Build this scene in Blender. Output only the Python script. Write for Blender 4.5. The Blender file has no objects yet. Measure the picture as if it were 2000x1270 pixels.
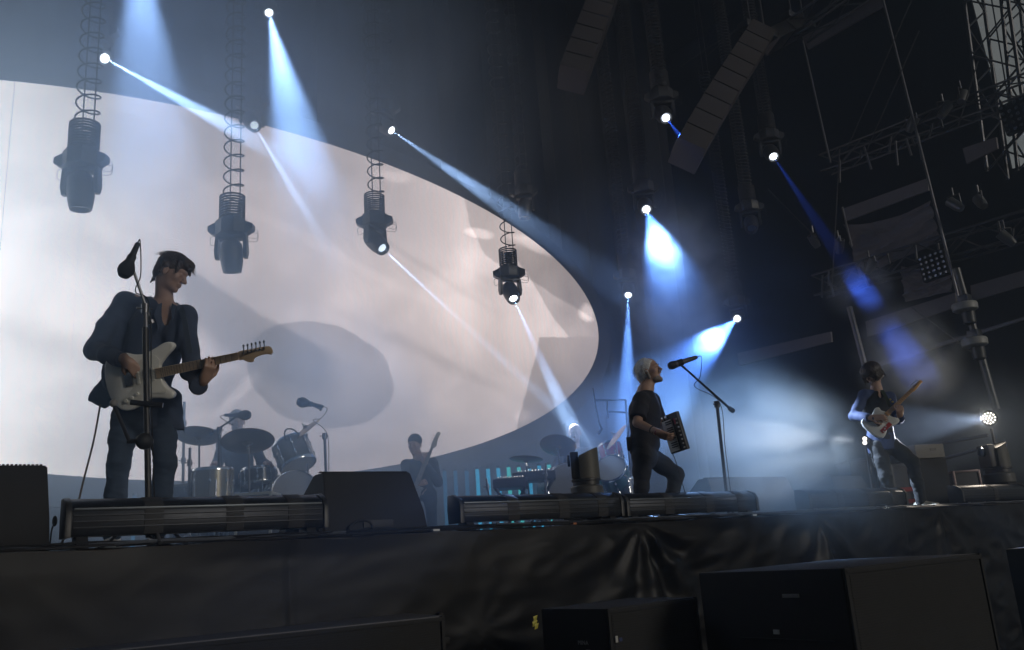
import bpy, bmesh, math, random
import numpy as np
from mathutils import Vector, Matrix, noise as mnoise
random.seed(7)
S = bpy.context.scene
PI = math.pi

# ---------------------------------------------------------------- camera
FOC, PITCH, ROLL, HEAD, CZ = 1700.0, math.atan(449 / 1700.0), 0.07, math.radians(54.2), 1.62
_H = np.array([math.cos(HEAD), math.sin(HEAD), 0.0]); _R = np.array([math.sin(HEAD), -math.cos(HEAD), 0.0]); _Z = np.array([0, 0, 1.0])
_F = _H * math.cos(PITCH) + _Z * math.sin(PITCH); _U = -_H * math.sin(PITCH) + _Z * math.cos(PITCH)
RT = _R * math.cos(ROLL) - _U * math.sin(ROLL); UP = _U * math.cos(ROLL) + _R * math.sin(ROLL)
EYE = np.array([0, 0, CZ])
def ray(x, y): return _F + RT * (x - 1000) / FOC - UP * (y - 635) / FOC
def at_depth(x, y, d): v = ray(x, y); return Vector(EYE + v * (d / float(v @ _H)))   # level distance d straight ahead
def at_y(x, y, Y): v = ray(x, y); return Vector(EYE + v * (Y / v[1]))    # on the plane Y metres into the stage
def at_x(x, y, X): v = ray(x, y); return Vector(EYE + v * (X / v[0]))
def at_z(x, y, z): v = ray(x, y); return Vector(EYE + v * ((z - CZ) / v[2]))
cam_data = bpy.data.cameras.new('camera'); cam = bpy.data.objects.new('camera', cam_data); S.collection.objects.link(cam)
cam_data.sensor_width = 36; cam_data.lens = 36 * FOC / 2000; cam_data.clip_start = 0.05; cam_data.clip_end = 2000
cam.matrix_world = Matrix(((RT[0], UP[0], -_F[0], EYE[0]), (RT[1], UP[1], -_F[1], EYE[1]), (RT[2], UP[2], -_F[2], EYE[2]), (0, 0, 0, 1)))
S.camera = cam

# ---------------------------------------------------------------- sky, sun, exposure
SUN_EL, SUN_AZ = 14.0, 163.0
world = bpy.data.worlds.new('World'); S.world = world; world.use_nodes = True
wt = world.node_tree; bg = wt.nodes['Background']; sky = wt.nodes.new('ShaderNodeTexSky')
sky.sky_type = 'NISHITA'; sky.sun_disc = False; sky.sun_elevation = math.radians(SUN_EL); sky.sun_rotation = math.radians(SUN_AZ)
wt.links.new(sky.outputs[0], bg.inputs[0]); bg.inputs[1].default_value = 0.009
sd_ = bpy.data.lights.new('sun', 'SUN'); sd_.energy = 0.64; sd_.color = (1.0, 0.94, 0.85); sd_.angle = math.radians(12)
so_ = bpy.data.objects.new('sun', sd_); S.collection.objects.link(so_); _e, _a = math.radians(SUN_EL), math.radians(SUN_AZ)
so_.rotation_euler = Vector((-math.sin(_a) * math.cos(_e), -math.cos(_a) * math.cos(_e), -math.sin(_e))).to_track_quat('-Z', 'Y').to_euler()
S.view_settings.view_transform = 'Standard'; S.view_settings.look = 'None'; S.view_settings.gamma = 1; S.view_settings.exposure = 0
S.view_settings.use_curve_mapping = False
cy = S.cycles
cy.use_denoising = True; cy.use_light_tree = True; cy.max_bounces = 5; cy.diffuse_bounces = 2; cy.glossy_bounces = 2; cy.volume_bounces = 1
cy.transmission_bounces = 2; cy.transparent_max_bounces = 8; cy.use_adaptive_sampling = False; cy.sample_clamp_indirect = 4; cy.caustics_reflective = False
cy.volume_step_rate = 1.0; cy.volume_max_steps = 128

# ---------------------------------------------------------------- helpers
COL = S.collection
def tag(o, label=None, cat=None, group=None, kind=None):
    if label: o['label'] = label
    if cat: o['category'] = cat
    if group: o['group'] = group
    if kind: o['kind'] = kind
    return o
def thing(name, label, cat, loc=(0, 0, 0), rz=0.0, group=None):
    o = bpy.data.objects.new(name, None); o.empty_display_size = 0.1; COL.objects.link(o)
    o.location = loc; o.rotation_euler = (0, 0, rz)
    return tag(o, label, cat, group)
def link(name, mesh, parent=None):
    o = bpy.data.objects.new(name, mesh); COL.objects.link(o)
    if parent is not None: o.parent = parent
    return o
def copy_tree(o, parent=None):
    c = o.copy(); COL.objects.link(c)
    if parent is not None: c.parent = parent
    for ch in list(o.children): copy_tree(ch, c)
    return c
def frame(z, x=None):
    """rotation matrix whose local Z is z and local X lies near x"""
    z = Vector(z).normalized(); x = Vector(x) if x is not None else (Vector((1, 0, 0)) if abs(z.x) < 0.9 else Vector((0, 1, 0)))
    y = z.cross(x).normalized(); x = y.cross(z).normalized()
    return Matrix((x, y, z)).transposed()
def mat4(R, t): m = R.to_4x4(); m.translation = Vector(t); return m
class MB:
    def __init__(s, M=None): s.v = []; s.f = []; s.M = M
    def add(s, vs, fs, M=None):
        n = len(s.v)
        M = (s.M @ M) if (s.M is not None and M is not None) else (M if M is not None else s.M)
        s.v += [tuple(M @ Vector(p)) if M is not None else tuple(p) for p in vs]
        s.f += [tuple(i + n for i in f) for f in fs]; return s
    def box(s, c, d, M=None, bev=0.0):
        if bev > 0:
            bm = bmesh.new(); bmesh.ops.create_cube(bm, size=1)
            for v in bm.verts: v.co = Vector((v.co.x * d[0] + c[0], v.co.y * d[1] + c[1], v.co.z * d[2] + c[2]))
            bmesh.ops.bevel(bm, geom=bm.edges[:], offset=bev, segments=2, affect='EDGES', profile=0.7)
            bm.verts.index_update(); s.add([v.co[:] for v in bm.verts], [[v.index for v in f.verts] for f in bm.faces], M); bm.free(); return s
        x, y, z = [k / 2 for k in d]; a, b, e = c
        vs = [(a + i * x, b + j * y, e + k * z) for i in (-1, 1) for j in (-1, 1) for k in (-1, 1)]
        return s.add(vs, [(0, 1, 3, 2), (4, 6, 7, 5), (0, 4, 5, 1), (2, 3, 7, 6), (0, 2, 6, 4), (1, 5, 7, 3)], M)
    def tube(s, pts, r, n=8, cap=True, closed=False):
        pts = [Vector(p) for p in pts]; m = len(pts)
        rs = r if hasattr(r, '__len__') else [r] * m
        vs = []; pn = None
        for i, p in enumerate(pts):
            if closed: d = (pts[(i + 1) % m] - pts[i - 1])
            else: d = pts[min(i + 1, m - 1)] - pts[max(i - 1, 0)]
            if d.length < 1e-9: d = Vector((0, 0, 1))
            d.normalize()
            if pn is None: pn = d.orthogonal().normalized()
            pn = (pn - d * pn.dot(d)); pn = pn.normalized() if pn.length > 1e-6 else d.orthogonal().normalized()
            b = d.cross(pn)
            for k in range(n):
                a = 2 * PI * k / n; vs.append(p + (pn * math.cos(a) + b * math.sin(a)) * rs[i])
        fs = []
        for i in range(m if closed else m - 1):
            j = (i + 1) % m
            for k in range(n): k2 = (k + 1) % n; fs.append((i * n + k, i * n + k2, j * n + k2, j * n + k))
        if cap and not closed: fs += [tuple(range(n))[::-1], tuple((m - 1) * n + k for k in range(n))]
        return s.add([v[:] for v in vs], fs)
    def lathe(s, prof, M=None, n=20):
        """prof: (radius, z) pairs, closed at the ends when radius is zero"""
        vs = []; fs = []
        for (r, z) in prof:
            for k in range(n): a = 2 * PI * k / n; vs.append((r * math.cos(a), r * math.sin(a), z))
        for i in range(len(prof) - 1):
            for k in range(n): k2 = (k + 1) % n; fs.append((i * n + k, i * n + k2, (i + 1) * n + k2, (i + 1) * n + k))
        if prof[0][0] > 1e-5: fs.append(tuple(range(n))[::-1])
        if prof[-1][0] > 1e-5: fs.append(tuple((len(prof) - 1) * n + k for k in range(n)))
        return s.add(vs, fs, M)
    def prism(s, out, z0, z1, M=None, bev=0.0):
        """extrude an outline of (x, y) from z0 to z1, with a small bevel on both rims"""
        n = len(out); o = np.array(out, float)
        ar = 0.5 * np.sum(o[:, 0] * np.roll(o[:, 1], -1) - np.roll(o[:, 0], -1) * o[:, 1])
        if ar < 0: o = o[::-1]
        def inset(d):
            t = np.roll(o, -1, 0) - np.roll(o, 1, 0); t /= np.linalg.norm(t, axis=1)[:, None] + 1e-9
            return o + np.c_[-t[:, 1], t[:, 0]] * d
        L = [(o, z0), (o, z1)] if bev <= 0 else [(inset(bev), z0), (inset(bev * .3), z0 + bev * .3), (o, z0 + bev), (o, z1 - bev), (inset(bev * .3), z1 - bev * .3), (inset(bev), z1)]
        vs = [(p[0], p[1], z) for (q, z) in L for p in q]; fs = []
        for i in range(len(L) - 1):
            for k in range(n): k2 = (k + 1) % n; fs.append((i * n + k, i * n + k2, (i + 1) * n + k2, (i + 1) * n + k))
        fs += [tuple(range(n))[::-1], tuple((len(L) - 1) * n + k for k in range(n))]
        return s.add(vs, fs, M)
    def ball(s, c, r, n=12, M=None):
        r = r if hasattr(r, '__len__') else (r, r, r); m = max(4, n // 2)
        prof = [(math.sin(PI * i / m), -math.cos(PI * i / m)) for i in range(m + 1)]
        T = Matrix.Translation(c) @ Matrix.Diagonal((r[0], r[1], r[2], 1))
        return s.lathe([(max(a, 1e-6), b) for a, b in prof], (M @ T) if M is not None else T, n)
    def mesh(s, name, mt, smooth=35):
        me = bpy.data.meshes.new(name); me.from_pydata(s.v, [], s.f); me.materials.append(mt); me.validate(); me.update()
        if smooth:
            me.shade_smooth(); me.set_sharp_from_angle(angle=math.radians(smooth))
        return me
    def build(s, name, mt, parent=None, smooth=35):
        if parent is not None and s.M is None and tuple(parent.location) != (0, 0, 0) and getattr(s, 'world', False):
            s.v = [tuple(Vector(p) - parent.location) for p in s.v]
        return link(name, s.mesh(name, mt, smooth), parent)
def WB():
    b = MB(); b.world = True; return b     # points given in world metres, parent unrotated
def sag(a, b, drop, n=10):
    a, b = Vector(a), Vector(b)
    return [a.lerp(b, t) + Vector((0, 0, -drop * 4 * t * (1 - t))) for t in [i / n for i in range(n + 1)]]
def spline(pts, n=8):
    pts = [Vector(p) for p in pts]; out = []
    for i in range(len(pts) - 1):
        p0, p1, p2, p3 = pts[max(i - 1, 0)], pts[i], pts[i + 1], pts[min(i + 2, len(pts) - 1)]
        for k in range(n):
            t = k / n; out.append(0.5 * ((2 * p1) + (-p0 + p2) * t + (2 * p0 - 5 * p1 + 4 * p2 - p3) * t * t + (-p0 + 3 * p1 - 3 * p2 + p3) * t ** 3))
    return out + [pts[-1]]
def spline2(pts, n=6, closed=True):
    P = np.array(pts, float); out = []; m = len(P)
    for i in range(m):
        p0, p1, p2, p3 = P[(i - 1) % m], P[i], P[(i + 1) % m], P[(i + 2) % m]
        for k in range(n):
            t = k / n; out.append(tuple(0.5 * ((2 * p1) + (-p0 + p2) * t + (2 * p0 - 5 * p1 + 4 * p2 - p3) * t * t + (-p0 + 3 * p1 - 3 * p2 + p3) * t ** 3)))
    return out

# ---------------------------------------------------------------- materials
MATS = {}
def material(name, col, rough=0.6, metal=0.0, spec=0.5, var=0.12, vscale=6.0, bump=0.0, bscale=60.0, sheen=0.0, coat=0.0):
    if name in MATS: return MATS[name]
    m = bpy.data.materials.new(name); m.use_nodes = True; nt = m.node_tree; b = nt.nodes['Principled BSDF']
    b.inputs['Roughness'].default_value = rough; b.inputs['Metallic'].default_value = metal; b.inputs['Specular IOR Level'].default_value = spec
    if coat: b.inputs['Coat Weight'].default_value = coat; b.inputs['Coat Roughness'].default_value = 0.08
    if sheen: b.inputs['Sheen Weight'].default_value = sheen; b.inputs['Sheen Roughness'].default_value = 0.5
    tc = nt.nodes.new('ShaderNodeTexCoord'); nz = nt.nodes.new('ShaderNodeTexNoise'); nz.inputs['Scale'].default_value = vscale; nz.inputs['Detail'].default_value = 5
    nt.links.new(tc.outputs['Object'], nz.inputs['Vector'])
    mx = nt.nodes.new('ShaderNodeMix'); mx.data_type = 'RGBA'
    mx.inputs['A'].default_value = (*[c * (1 - var) for c in col], 1); mx.inputs['B'].default_value = (*[min(1, c * (1 + var)) for c in col], 1)
    nt.links.new(nz.outputs['Fac'], mx.inputs['Factor']); nt.links.new(mx.outputs['Result'], b.inputs['Base Color'])
    rr = nt.nodes.new('ShaderNodeMapRange'); rr.inputs['To Min'].default_value = max(0.03, rough - 0.08); rr.inputs['To Max'].default_value = min(1, rough + 0.08)
    nt.links.new(nz.outputs['Fac'], rr.inputs['Value']); nt.links.new(rr.outputs[0], b.inputs['Roughness'])
    if bump:
        n2 = nt.nodes.new('ShaderNodeTexNoise'); n2.inputs['Scale'].default_value = bscale; n2.inputs['Detail'].default_value = 6
        nt.links.new(tc.outputs['Object'], n2.inputs['Vector']); bp = nt.nodes.new('ShaderNodeBump'); bp.inputs['Strength'].default_value = 0.6; bp.inputs['Distance'].default_value = bump
        nt.links.new(n2.outputs['Fac'], bp.inputs['Height']); nt.links.new(bp.outputs[0], b.inputs['Normal'])
    MATS[name] = m; return m
def emitter(name, col, strength, sample=False):
    if name in MATS: return MATS[name]
    m = bpy.data.materials.new(name); m.use_nodes = True; nt = m.node_tree; nt.nodes.clear()
    e = nt.nodes.new('ShaderNodeEmission'); e.inputs[0].default_value = (*col, 1); e.inputs[1].default_value = strength
    o = nt.nodes.new('ShaderNodeOutputMaterial'); nt.links.new(e.outputs[0], o.inputs[0])
    if not sample: m.cycles.emission_sampling = 'NONE'
    MATS[name] = m; return m
BLACK = lambda: material('black_powder_coat', (0.022, 0.022, 0.024), 0.45, 0.0, 0.5, 0.2, 8, 0.0004, 300)
CHROME = lambda: material('chrome', (0.75, 0.76, 0.78), 0.16, 1.0)
RUBBER = lambda: material('black_rubber', (0.015, 0.015, 0.016), 0.6)
# ---------------------------------------------------------------- the place: ground, stage, drapes, screen
STAGE_Z, EDGE_Y, BACK_Y = 1.80, 5.06, 13.6
def structure(name, mb, mt, smooth=0): return tag(mb.build(name, mt, None, smooth), kind='structure')
structure('ground', MB().add([(-300, -300, 0), (300, -300, 0), (300, 300, 0), (-300, 300, 0)], [(0, 1, 2, 3)]), material('asphalt', (0.05, 0.05, 0.052), 0.9, var=0.3, vscale=2, bump=0.004, bscale=80))
structure('stage_floor', MB().box((4.0, (EDGE_Y + 0.02 + 18) / 2, STAGE_Z - 0.09), (32, 18 - EDGE_Y - 0.02, 0.18)), material('stage_floor_paint', (0.035, 0.036, 0.04), 0.35, var=0.25, vscale=1.5))

# the oval screen
SC_X, SC_Y, SC_Z, SC_A, SC_B = 3.776, 13.0, 5.925, 7.76, 2.956
def screen_material():
    m = bpy.data.materials.new('led_screen_picture'); m.use_nodes = True; nt = m.node_tree; nt.nodes.clear(); L = nt.links; N = nt.nodes
    geo = N.new('ShaderNodeTexCoord'); 
    # object space of every panel is the screen's own space
    def math_(op, a, b=None, clamp=False):
        n = N.new('ShaderNodeMath'); n.operation = op; n.use_clamp = clamp
        for i, q in enumerate((a, b)):
            if q is None: continue
            if isinstance(q, (int, float)): n.inputs[i].default_value = q
            else: L.new(q, n.inputs[i])
        return n.outputs[0]
    nz = N.new('ShaderNodeTexNoise'); nz.inputs['Scale'].default_value = 1.3; nz.inputs['Detail'].default_value = 4; L.new(geo.outputs['Object'], nz.inputs['Vector'])
    va = N.new('ShaderNodeVectorMath'); va.operation = 'MULTIPLY_ADD'; L.new(nz.outputs['Color'], va.inputs[0]); va.inputs[1].default_value = (0.22, 0, 0.22); L.new(geo.outputs['Object'], va.inputs[2])
    sp = N.new('ShaderNodeSeparateXYZ'); L.new(va.outputs[0], sp.inputs[0]); X = math_('SUBTRACT', sp.outputs[0], 0.11); Z = math_('SUBTRACT', sp.outputs[2], 0.11)
    def ell(px, py, rx, rz, rot, soft=0.08, pow_=None):
        c = at_y(px, py, SC_Y) - Vector((SC_X, SC_Y, SC_Z)); cr, sr = math.cos(rot), math.sin(rot)
        dx = math_('SUBTRACT', X, c.x); dz = math_('SUBTRACT', Z, c.z)
        u = math_('ADD', math_('MULTIPLY', dx, cr / rx), math_('MULTIPLY', dz, sr / rx)); v = math_('ADD', math_('MULTIPLY', dx, -sr / rz), math_('MULTIPLY', dz, cr / rz))
        d = math_('SQRT', math_('ADD', math_('MULTIPLY', u, u), math_('MULTIPLY', v, v)))
        return math_('MULTIPLY_ADD' if False else 'MULTIPLY', math_('SUBTRACT', 1.0, d), 1 / soft, clamp=True)
    def half(p, q, soft=0.05):
        """1 on the right-hand side (in the picture) of the line from p to q"""
        a = at_y(*p, SC_Y); b = at_y(*q, SC_Y); o = Vector((SC_X, SC_Y, SC_Z)); a -= o; b -= o
        t = (b - a); n = Vector((t.z, 0, -t.x)).normalized()
        return math_('MULTIPLY', math_('ADD', math_('ADD', math_('MULTIPLY', X, n.x), math_('MULTIPLY', Z, n.z)), -(a.x * n.x + a.z * n.z) + soft / 2), 1 / soft, clamp=True)
    mul = lambda *k: k[0] if len(k) == 1 else math_('MULTIPLY', k[0], mul(*k[1:]))
    inv = lambda k: math_('SUBTRACT', 1.0, k)
    # base: bright left, falling to a pale pinkish grey
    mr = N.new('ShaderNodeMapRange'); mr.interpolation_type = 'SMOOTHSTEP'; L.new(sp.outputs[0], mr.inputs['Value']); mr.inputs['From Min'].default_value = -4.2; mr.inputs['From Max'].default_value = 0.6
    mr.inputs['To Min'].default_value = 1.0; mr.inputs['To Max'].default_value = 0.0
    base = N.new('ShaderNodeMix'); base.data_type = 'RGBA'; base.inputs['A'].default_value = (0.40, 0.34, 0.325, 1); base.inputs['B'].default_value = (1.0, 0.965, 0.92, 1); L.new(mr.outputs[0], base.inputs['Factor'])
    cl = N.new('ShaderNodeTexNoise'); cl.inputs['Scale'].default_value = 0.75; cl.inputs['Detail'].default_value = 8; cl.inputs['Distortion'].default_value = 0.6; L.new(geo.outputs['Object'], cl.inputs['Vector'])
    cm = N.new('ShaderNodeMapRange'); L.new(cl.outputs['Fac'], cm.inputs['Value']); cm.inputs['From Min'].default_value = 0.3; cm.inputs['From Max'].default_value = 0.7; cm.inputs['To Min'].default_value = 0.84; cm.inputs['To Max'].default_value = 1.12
    dark = []  # (mask, strength)
    dark.append((ell(632, 730, 1.30, 0.88, -0.15, 0.035), 0.38))
    dark.append((mul(half((385, 540), (585, 655), 0.08), ell(500, 640, 1.8, 0.75, -0.62, 0.3)), 0.36))
    dark.append((mul(half((250, 470), (420, 560), 0.5), inv(half((250, 560), (600, 760), 0.6)), ell(330, 600, 2.2, 1.2, -0.4, 0.4)), 0.18))
    dark.append((mul(half((916, 440), (904, 372), 0.05), mul(half((945, 496), (916, 440), 0.05), half((1000, 528), (945, 496), 0.05)), mul(inv(ell(1060, 482, 0.9, 0.20, -0.1, 0.4)), half((1010, 520), (1160, 470), 0.3) if False else 1.0)), 0.30))
    dark.append((mul(inv(half((1005, 500), (1112, 662), 0.05)), half((960, 470), (1160, 500), 0.3), half((1180, 661), (1000, 661), 0.04) if False else inv(half((1000, 661), (1180, 657), 0.04))), 0.34))
    dark.append((mul(half((1010, 830), (1056, 655), 0.05), half((1000, 661), (1180, 657), 0.04)), 0.42))
    dark.append((ell(415, 770, 0.9, 0.22, 0.6, 0.5), 0.22))
    dark.append((ell(850, 700, 2.6, 0.16, -0.35, 0.8), 0.14)); dark.append((ell(800, 500, 2.4, 0.10, -0.45, 0.8), 0.12)); dark.append((ell(960, 640, 0.5, 1.2, 0.1, 0.6), 0.10)); dark.append((ell(700, 880, 1.8, 0.35, 0.1, 0.8), 0.16)); dark.append((ell(180, 700, 2.2, 0.30, -0.3, 0.8), 0.14))
    fac = cm.outputs[0]
    for mk, st in dark:
        if st > 0: fac = mul(fac, inv(math_('MULTIPLY', mk, st)))
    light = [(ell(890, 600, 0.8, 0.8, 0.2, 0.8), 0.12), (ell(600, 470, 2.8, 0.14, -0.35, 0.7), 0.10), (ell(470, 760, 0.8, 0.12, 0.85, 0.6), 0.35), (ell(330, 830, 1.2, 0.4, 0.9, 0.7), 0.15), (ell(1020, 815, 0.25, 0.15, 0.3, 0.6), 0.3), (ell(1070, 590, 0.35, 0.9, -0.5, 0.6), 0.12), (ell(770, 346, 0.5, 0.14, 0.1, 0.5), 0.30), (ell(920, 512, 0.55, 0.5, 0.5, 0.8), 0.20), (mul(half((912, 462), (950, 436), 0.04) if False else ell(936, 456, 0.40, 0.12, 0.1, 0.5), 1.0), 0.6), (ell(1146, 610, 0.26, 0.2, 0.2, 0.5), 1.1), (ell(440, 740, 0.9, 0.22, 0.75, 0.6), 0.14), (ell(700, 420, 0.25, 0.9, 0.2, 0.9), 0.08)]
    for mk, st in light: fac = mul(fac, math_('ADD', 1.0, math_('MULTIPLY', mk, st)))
    # fine woven grain of the diodes and faint coloured moire
    wv = N.new('ShaderNodeTexWave'); wv.inputs['Scale'].default_value = 2.6; wv.inputs['Distortion'].default_value = 7; wv.inputs['Detail'].default_value = 1.5; wv.inputs['Detail Scale'].default_value = 0.5; L.new(geo.outputs['Object'], wv.inputs['Vector'])
    mo = N.new('ShaderNodeMix'); mo.data_type = 'RGBA'; mo.inputs['A'].default_value = (1.035, 0.985, 0.985, 1); mo.inputs['B'].default_value = (0.97, 1.01, 1.03, 1); L.new(wv.outputs['Fac'], mo.inputs['Factor'])
    c1 = N.new('ShaderNodeMix'); c1.data_type = 'RGBA'; c1.blend_type = 'MULTIPLY'; c1.inputs['Factor'].default_value = 1; L.new(base.outputs['Result'], c1.inputs['A']); L.new(mo.outputs['Result'], c1.inputs['B'])
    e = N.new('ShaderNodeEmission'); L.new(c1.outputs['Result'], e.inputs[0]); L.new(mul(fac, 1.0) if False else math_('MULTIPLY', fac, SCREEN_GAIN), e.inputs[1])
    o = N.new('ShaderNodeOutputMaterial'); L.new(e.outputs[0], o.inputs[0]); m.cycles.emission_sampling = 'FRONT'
    return m
SCREEN_GAIN = 2.05
def oval_clip(x0, x1, z0, z1):
    """the part of a rectangle inside the oval (screen space), as a polygon"""
    inside = lambda p: (p[0] / SC_A) ** 2 + (p[1] / SC_B) ** 2 < 1
    pts = []; n = 14; rect = [(x0, z0), (x1, z0), (x1, z1), (x0, z1)]
    # cut against the oval by marching its tangent half planes
    poly = rect
    for k in range(120):
        t = 2 * PI * (k + 0.5) / 120; nx, nz = math.cos(t) / SC_A, math.sin(t) / SC_B      # x*nx + z*nz < 1
        out = []
        for i in range(len(poly)):
            p, q = poly[i], poly[(i + 1) % len(poly)]; dp = p[0] * nx + p[1] * nz - 1; dq = q[0] * nx + q[1] * nz - 1
            if dp <= 0: out.append(p)
            if (dp < 0 < dq) or (dq < 0 < dp): s_ = dp / (dp - dq); out.append((p[0] + (q[0] - p[0]) * s_, p[1] + (q[1] - p[1]) * s_))
        poly = out
        if len(poly) < 3: return []
    return poly
scr = thing('oval_screen', 'giant oval video screen glowing pale pinkish white across the back of the stage', 'video screen', (SC_X, SC_Y, SC_Z))
sm = screen_material(); PW, PH = 0.96, 0.96; GAP = 0.0035
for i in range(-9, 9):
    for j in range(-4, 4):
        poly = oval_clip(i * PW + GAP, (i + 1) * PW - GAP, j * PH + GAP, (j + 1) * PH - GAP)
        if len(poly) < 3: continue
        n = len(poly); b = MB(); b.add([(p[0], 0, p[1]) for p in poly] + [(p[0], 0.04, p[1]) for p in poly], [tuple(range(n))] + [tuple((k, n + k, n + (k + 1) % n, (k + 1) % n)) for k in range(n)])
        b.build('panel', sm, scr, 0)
# the dark frame behind the screen: a wider oval disc with a raised lip
fr = MB(); n = 96; vs = []
for (k, y) in ((1.0, 0.05), (1.003, 0.05), (1.0, 0.10)):
    pass
prof = [(0.0, 0.09), (0.35, 0.09)]
a = [(SC_A + d, SC_B + d, y) for d, y in ((-0.4, 0.10), (0.42, 0.10), (0.42, 0.30), (-0.4, 0.30))]
vs = [(A * math.cos(2 * PI * k / n), y, B * math.sin(2 * PI * k / n)) for (A, B, y) in a for k in range(n)]
fs = [(i * n + k, i * n + (k + 1) % n, ((i + 1) % 4) * n + (k + 1) % n, ((i + 1) % 4) * n + k) for i in range(4) for k in range(n)]
fr.add(vs, fs).build('frame', material('screen_frame_cloth', (0.035, 0.036, 0.040), 0.9), scr, 30)

# the haze that fills the stage
def volume_box(name, lo, hi, density, g, col=(0.60, 0.77, 1.0)):
    c = [(a + b) / 2 for a, b in zip(lo, hi)]; d = [b - a for a, b in zip(lo, hi)]
    m = bpy.data.materials.new(name); m.use_nodes = True; nt = m.node_tree; nt.nodes.clear()
    v = nt.nodes.new('ShaderNodeVolumePrincipled'); v.inputs['Color'].default_value = (*col, 1); v.inputs['Density'].default_value = density; v.inputs['Anisotropy'].default_value = g
    o = nt.nodes.new('ShaderNodeOutputMaterial'); nt.links.new(v.outputs[0], o.inputs['Volume'])
    return tag(MB().box(c, d).build(name, m, None, 0), kind='stuff')
HAZE_D, HAZE_G = 0.0065, 0.6
volume_box('haze', (-40, -12, -1.0), (48, 34, 24.0), HAZE_D, HAZE_G)
# drape behind the screen
drape_m = material('black_backdrop_cloth', (0.02, 0.021, 0.024), 0.9, bump=0.002, bscale=40)
bd = MB(); nx = 240; zs = [STAGE_Z, 6, 12, 17]
vs = []; 
for z in zs:
    for i in range(nx + 1):
        x = -16 + 31 * i / nx; vs.append((x, BACK_Y + 0.09 * math.sin(x * 7.3) + 0.05 * math.sin(x * 17.1 + 1), z))
fs = [(j * (nx + 1) + i, j * (nx + 1) + i + 1, (j + 1) * (nx + 1) + i + 1, (j + 1) * (nx + 1) + i) for j in range(len(zs) - 1) for i in range(nx)]
tag(bd.add(vs, fs).build('backdrop_curtain', drape_m, None, 60), 'tall black pleated backdrop curtain behind the oval video screen', 'curtain')
structure('roof', MB().box((2, 9.5, 15.2), (30, 12, 0.3)), material('roof_cloth', (0.02, 0.02, 0.022), 0.8))

def spot(parent, loc, target, half_deg, watts, col, blend=0.25, r=0.05):
    l = bpy.data.lights.new('beam_lamp', 'SPOT'); l.energy = watts; l.color = col; l.spot_size = math.radians(2 * half_deg); l.spot_blend = blend; l.shadow_soft_size = r
    o = bpy.data.objects.new('beam_lamp', l); COL.objects.link(o); d = (Vector(target) - Vector(loc)).normalized()
    o.matrix_world = mat4(frame(-d), loc)
    return o
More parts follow.
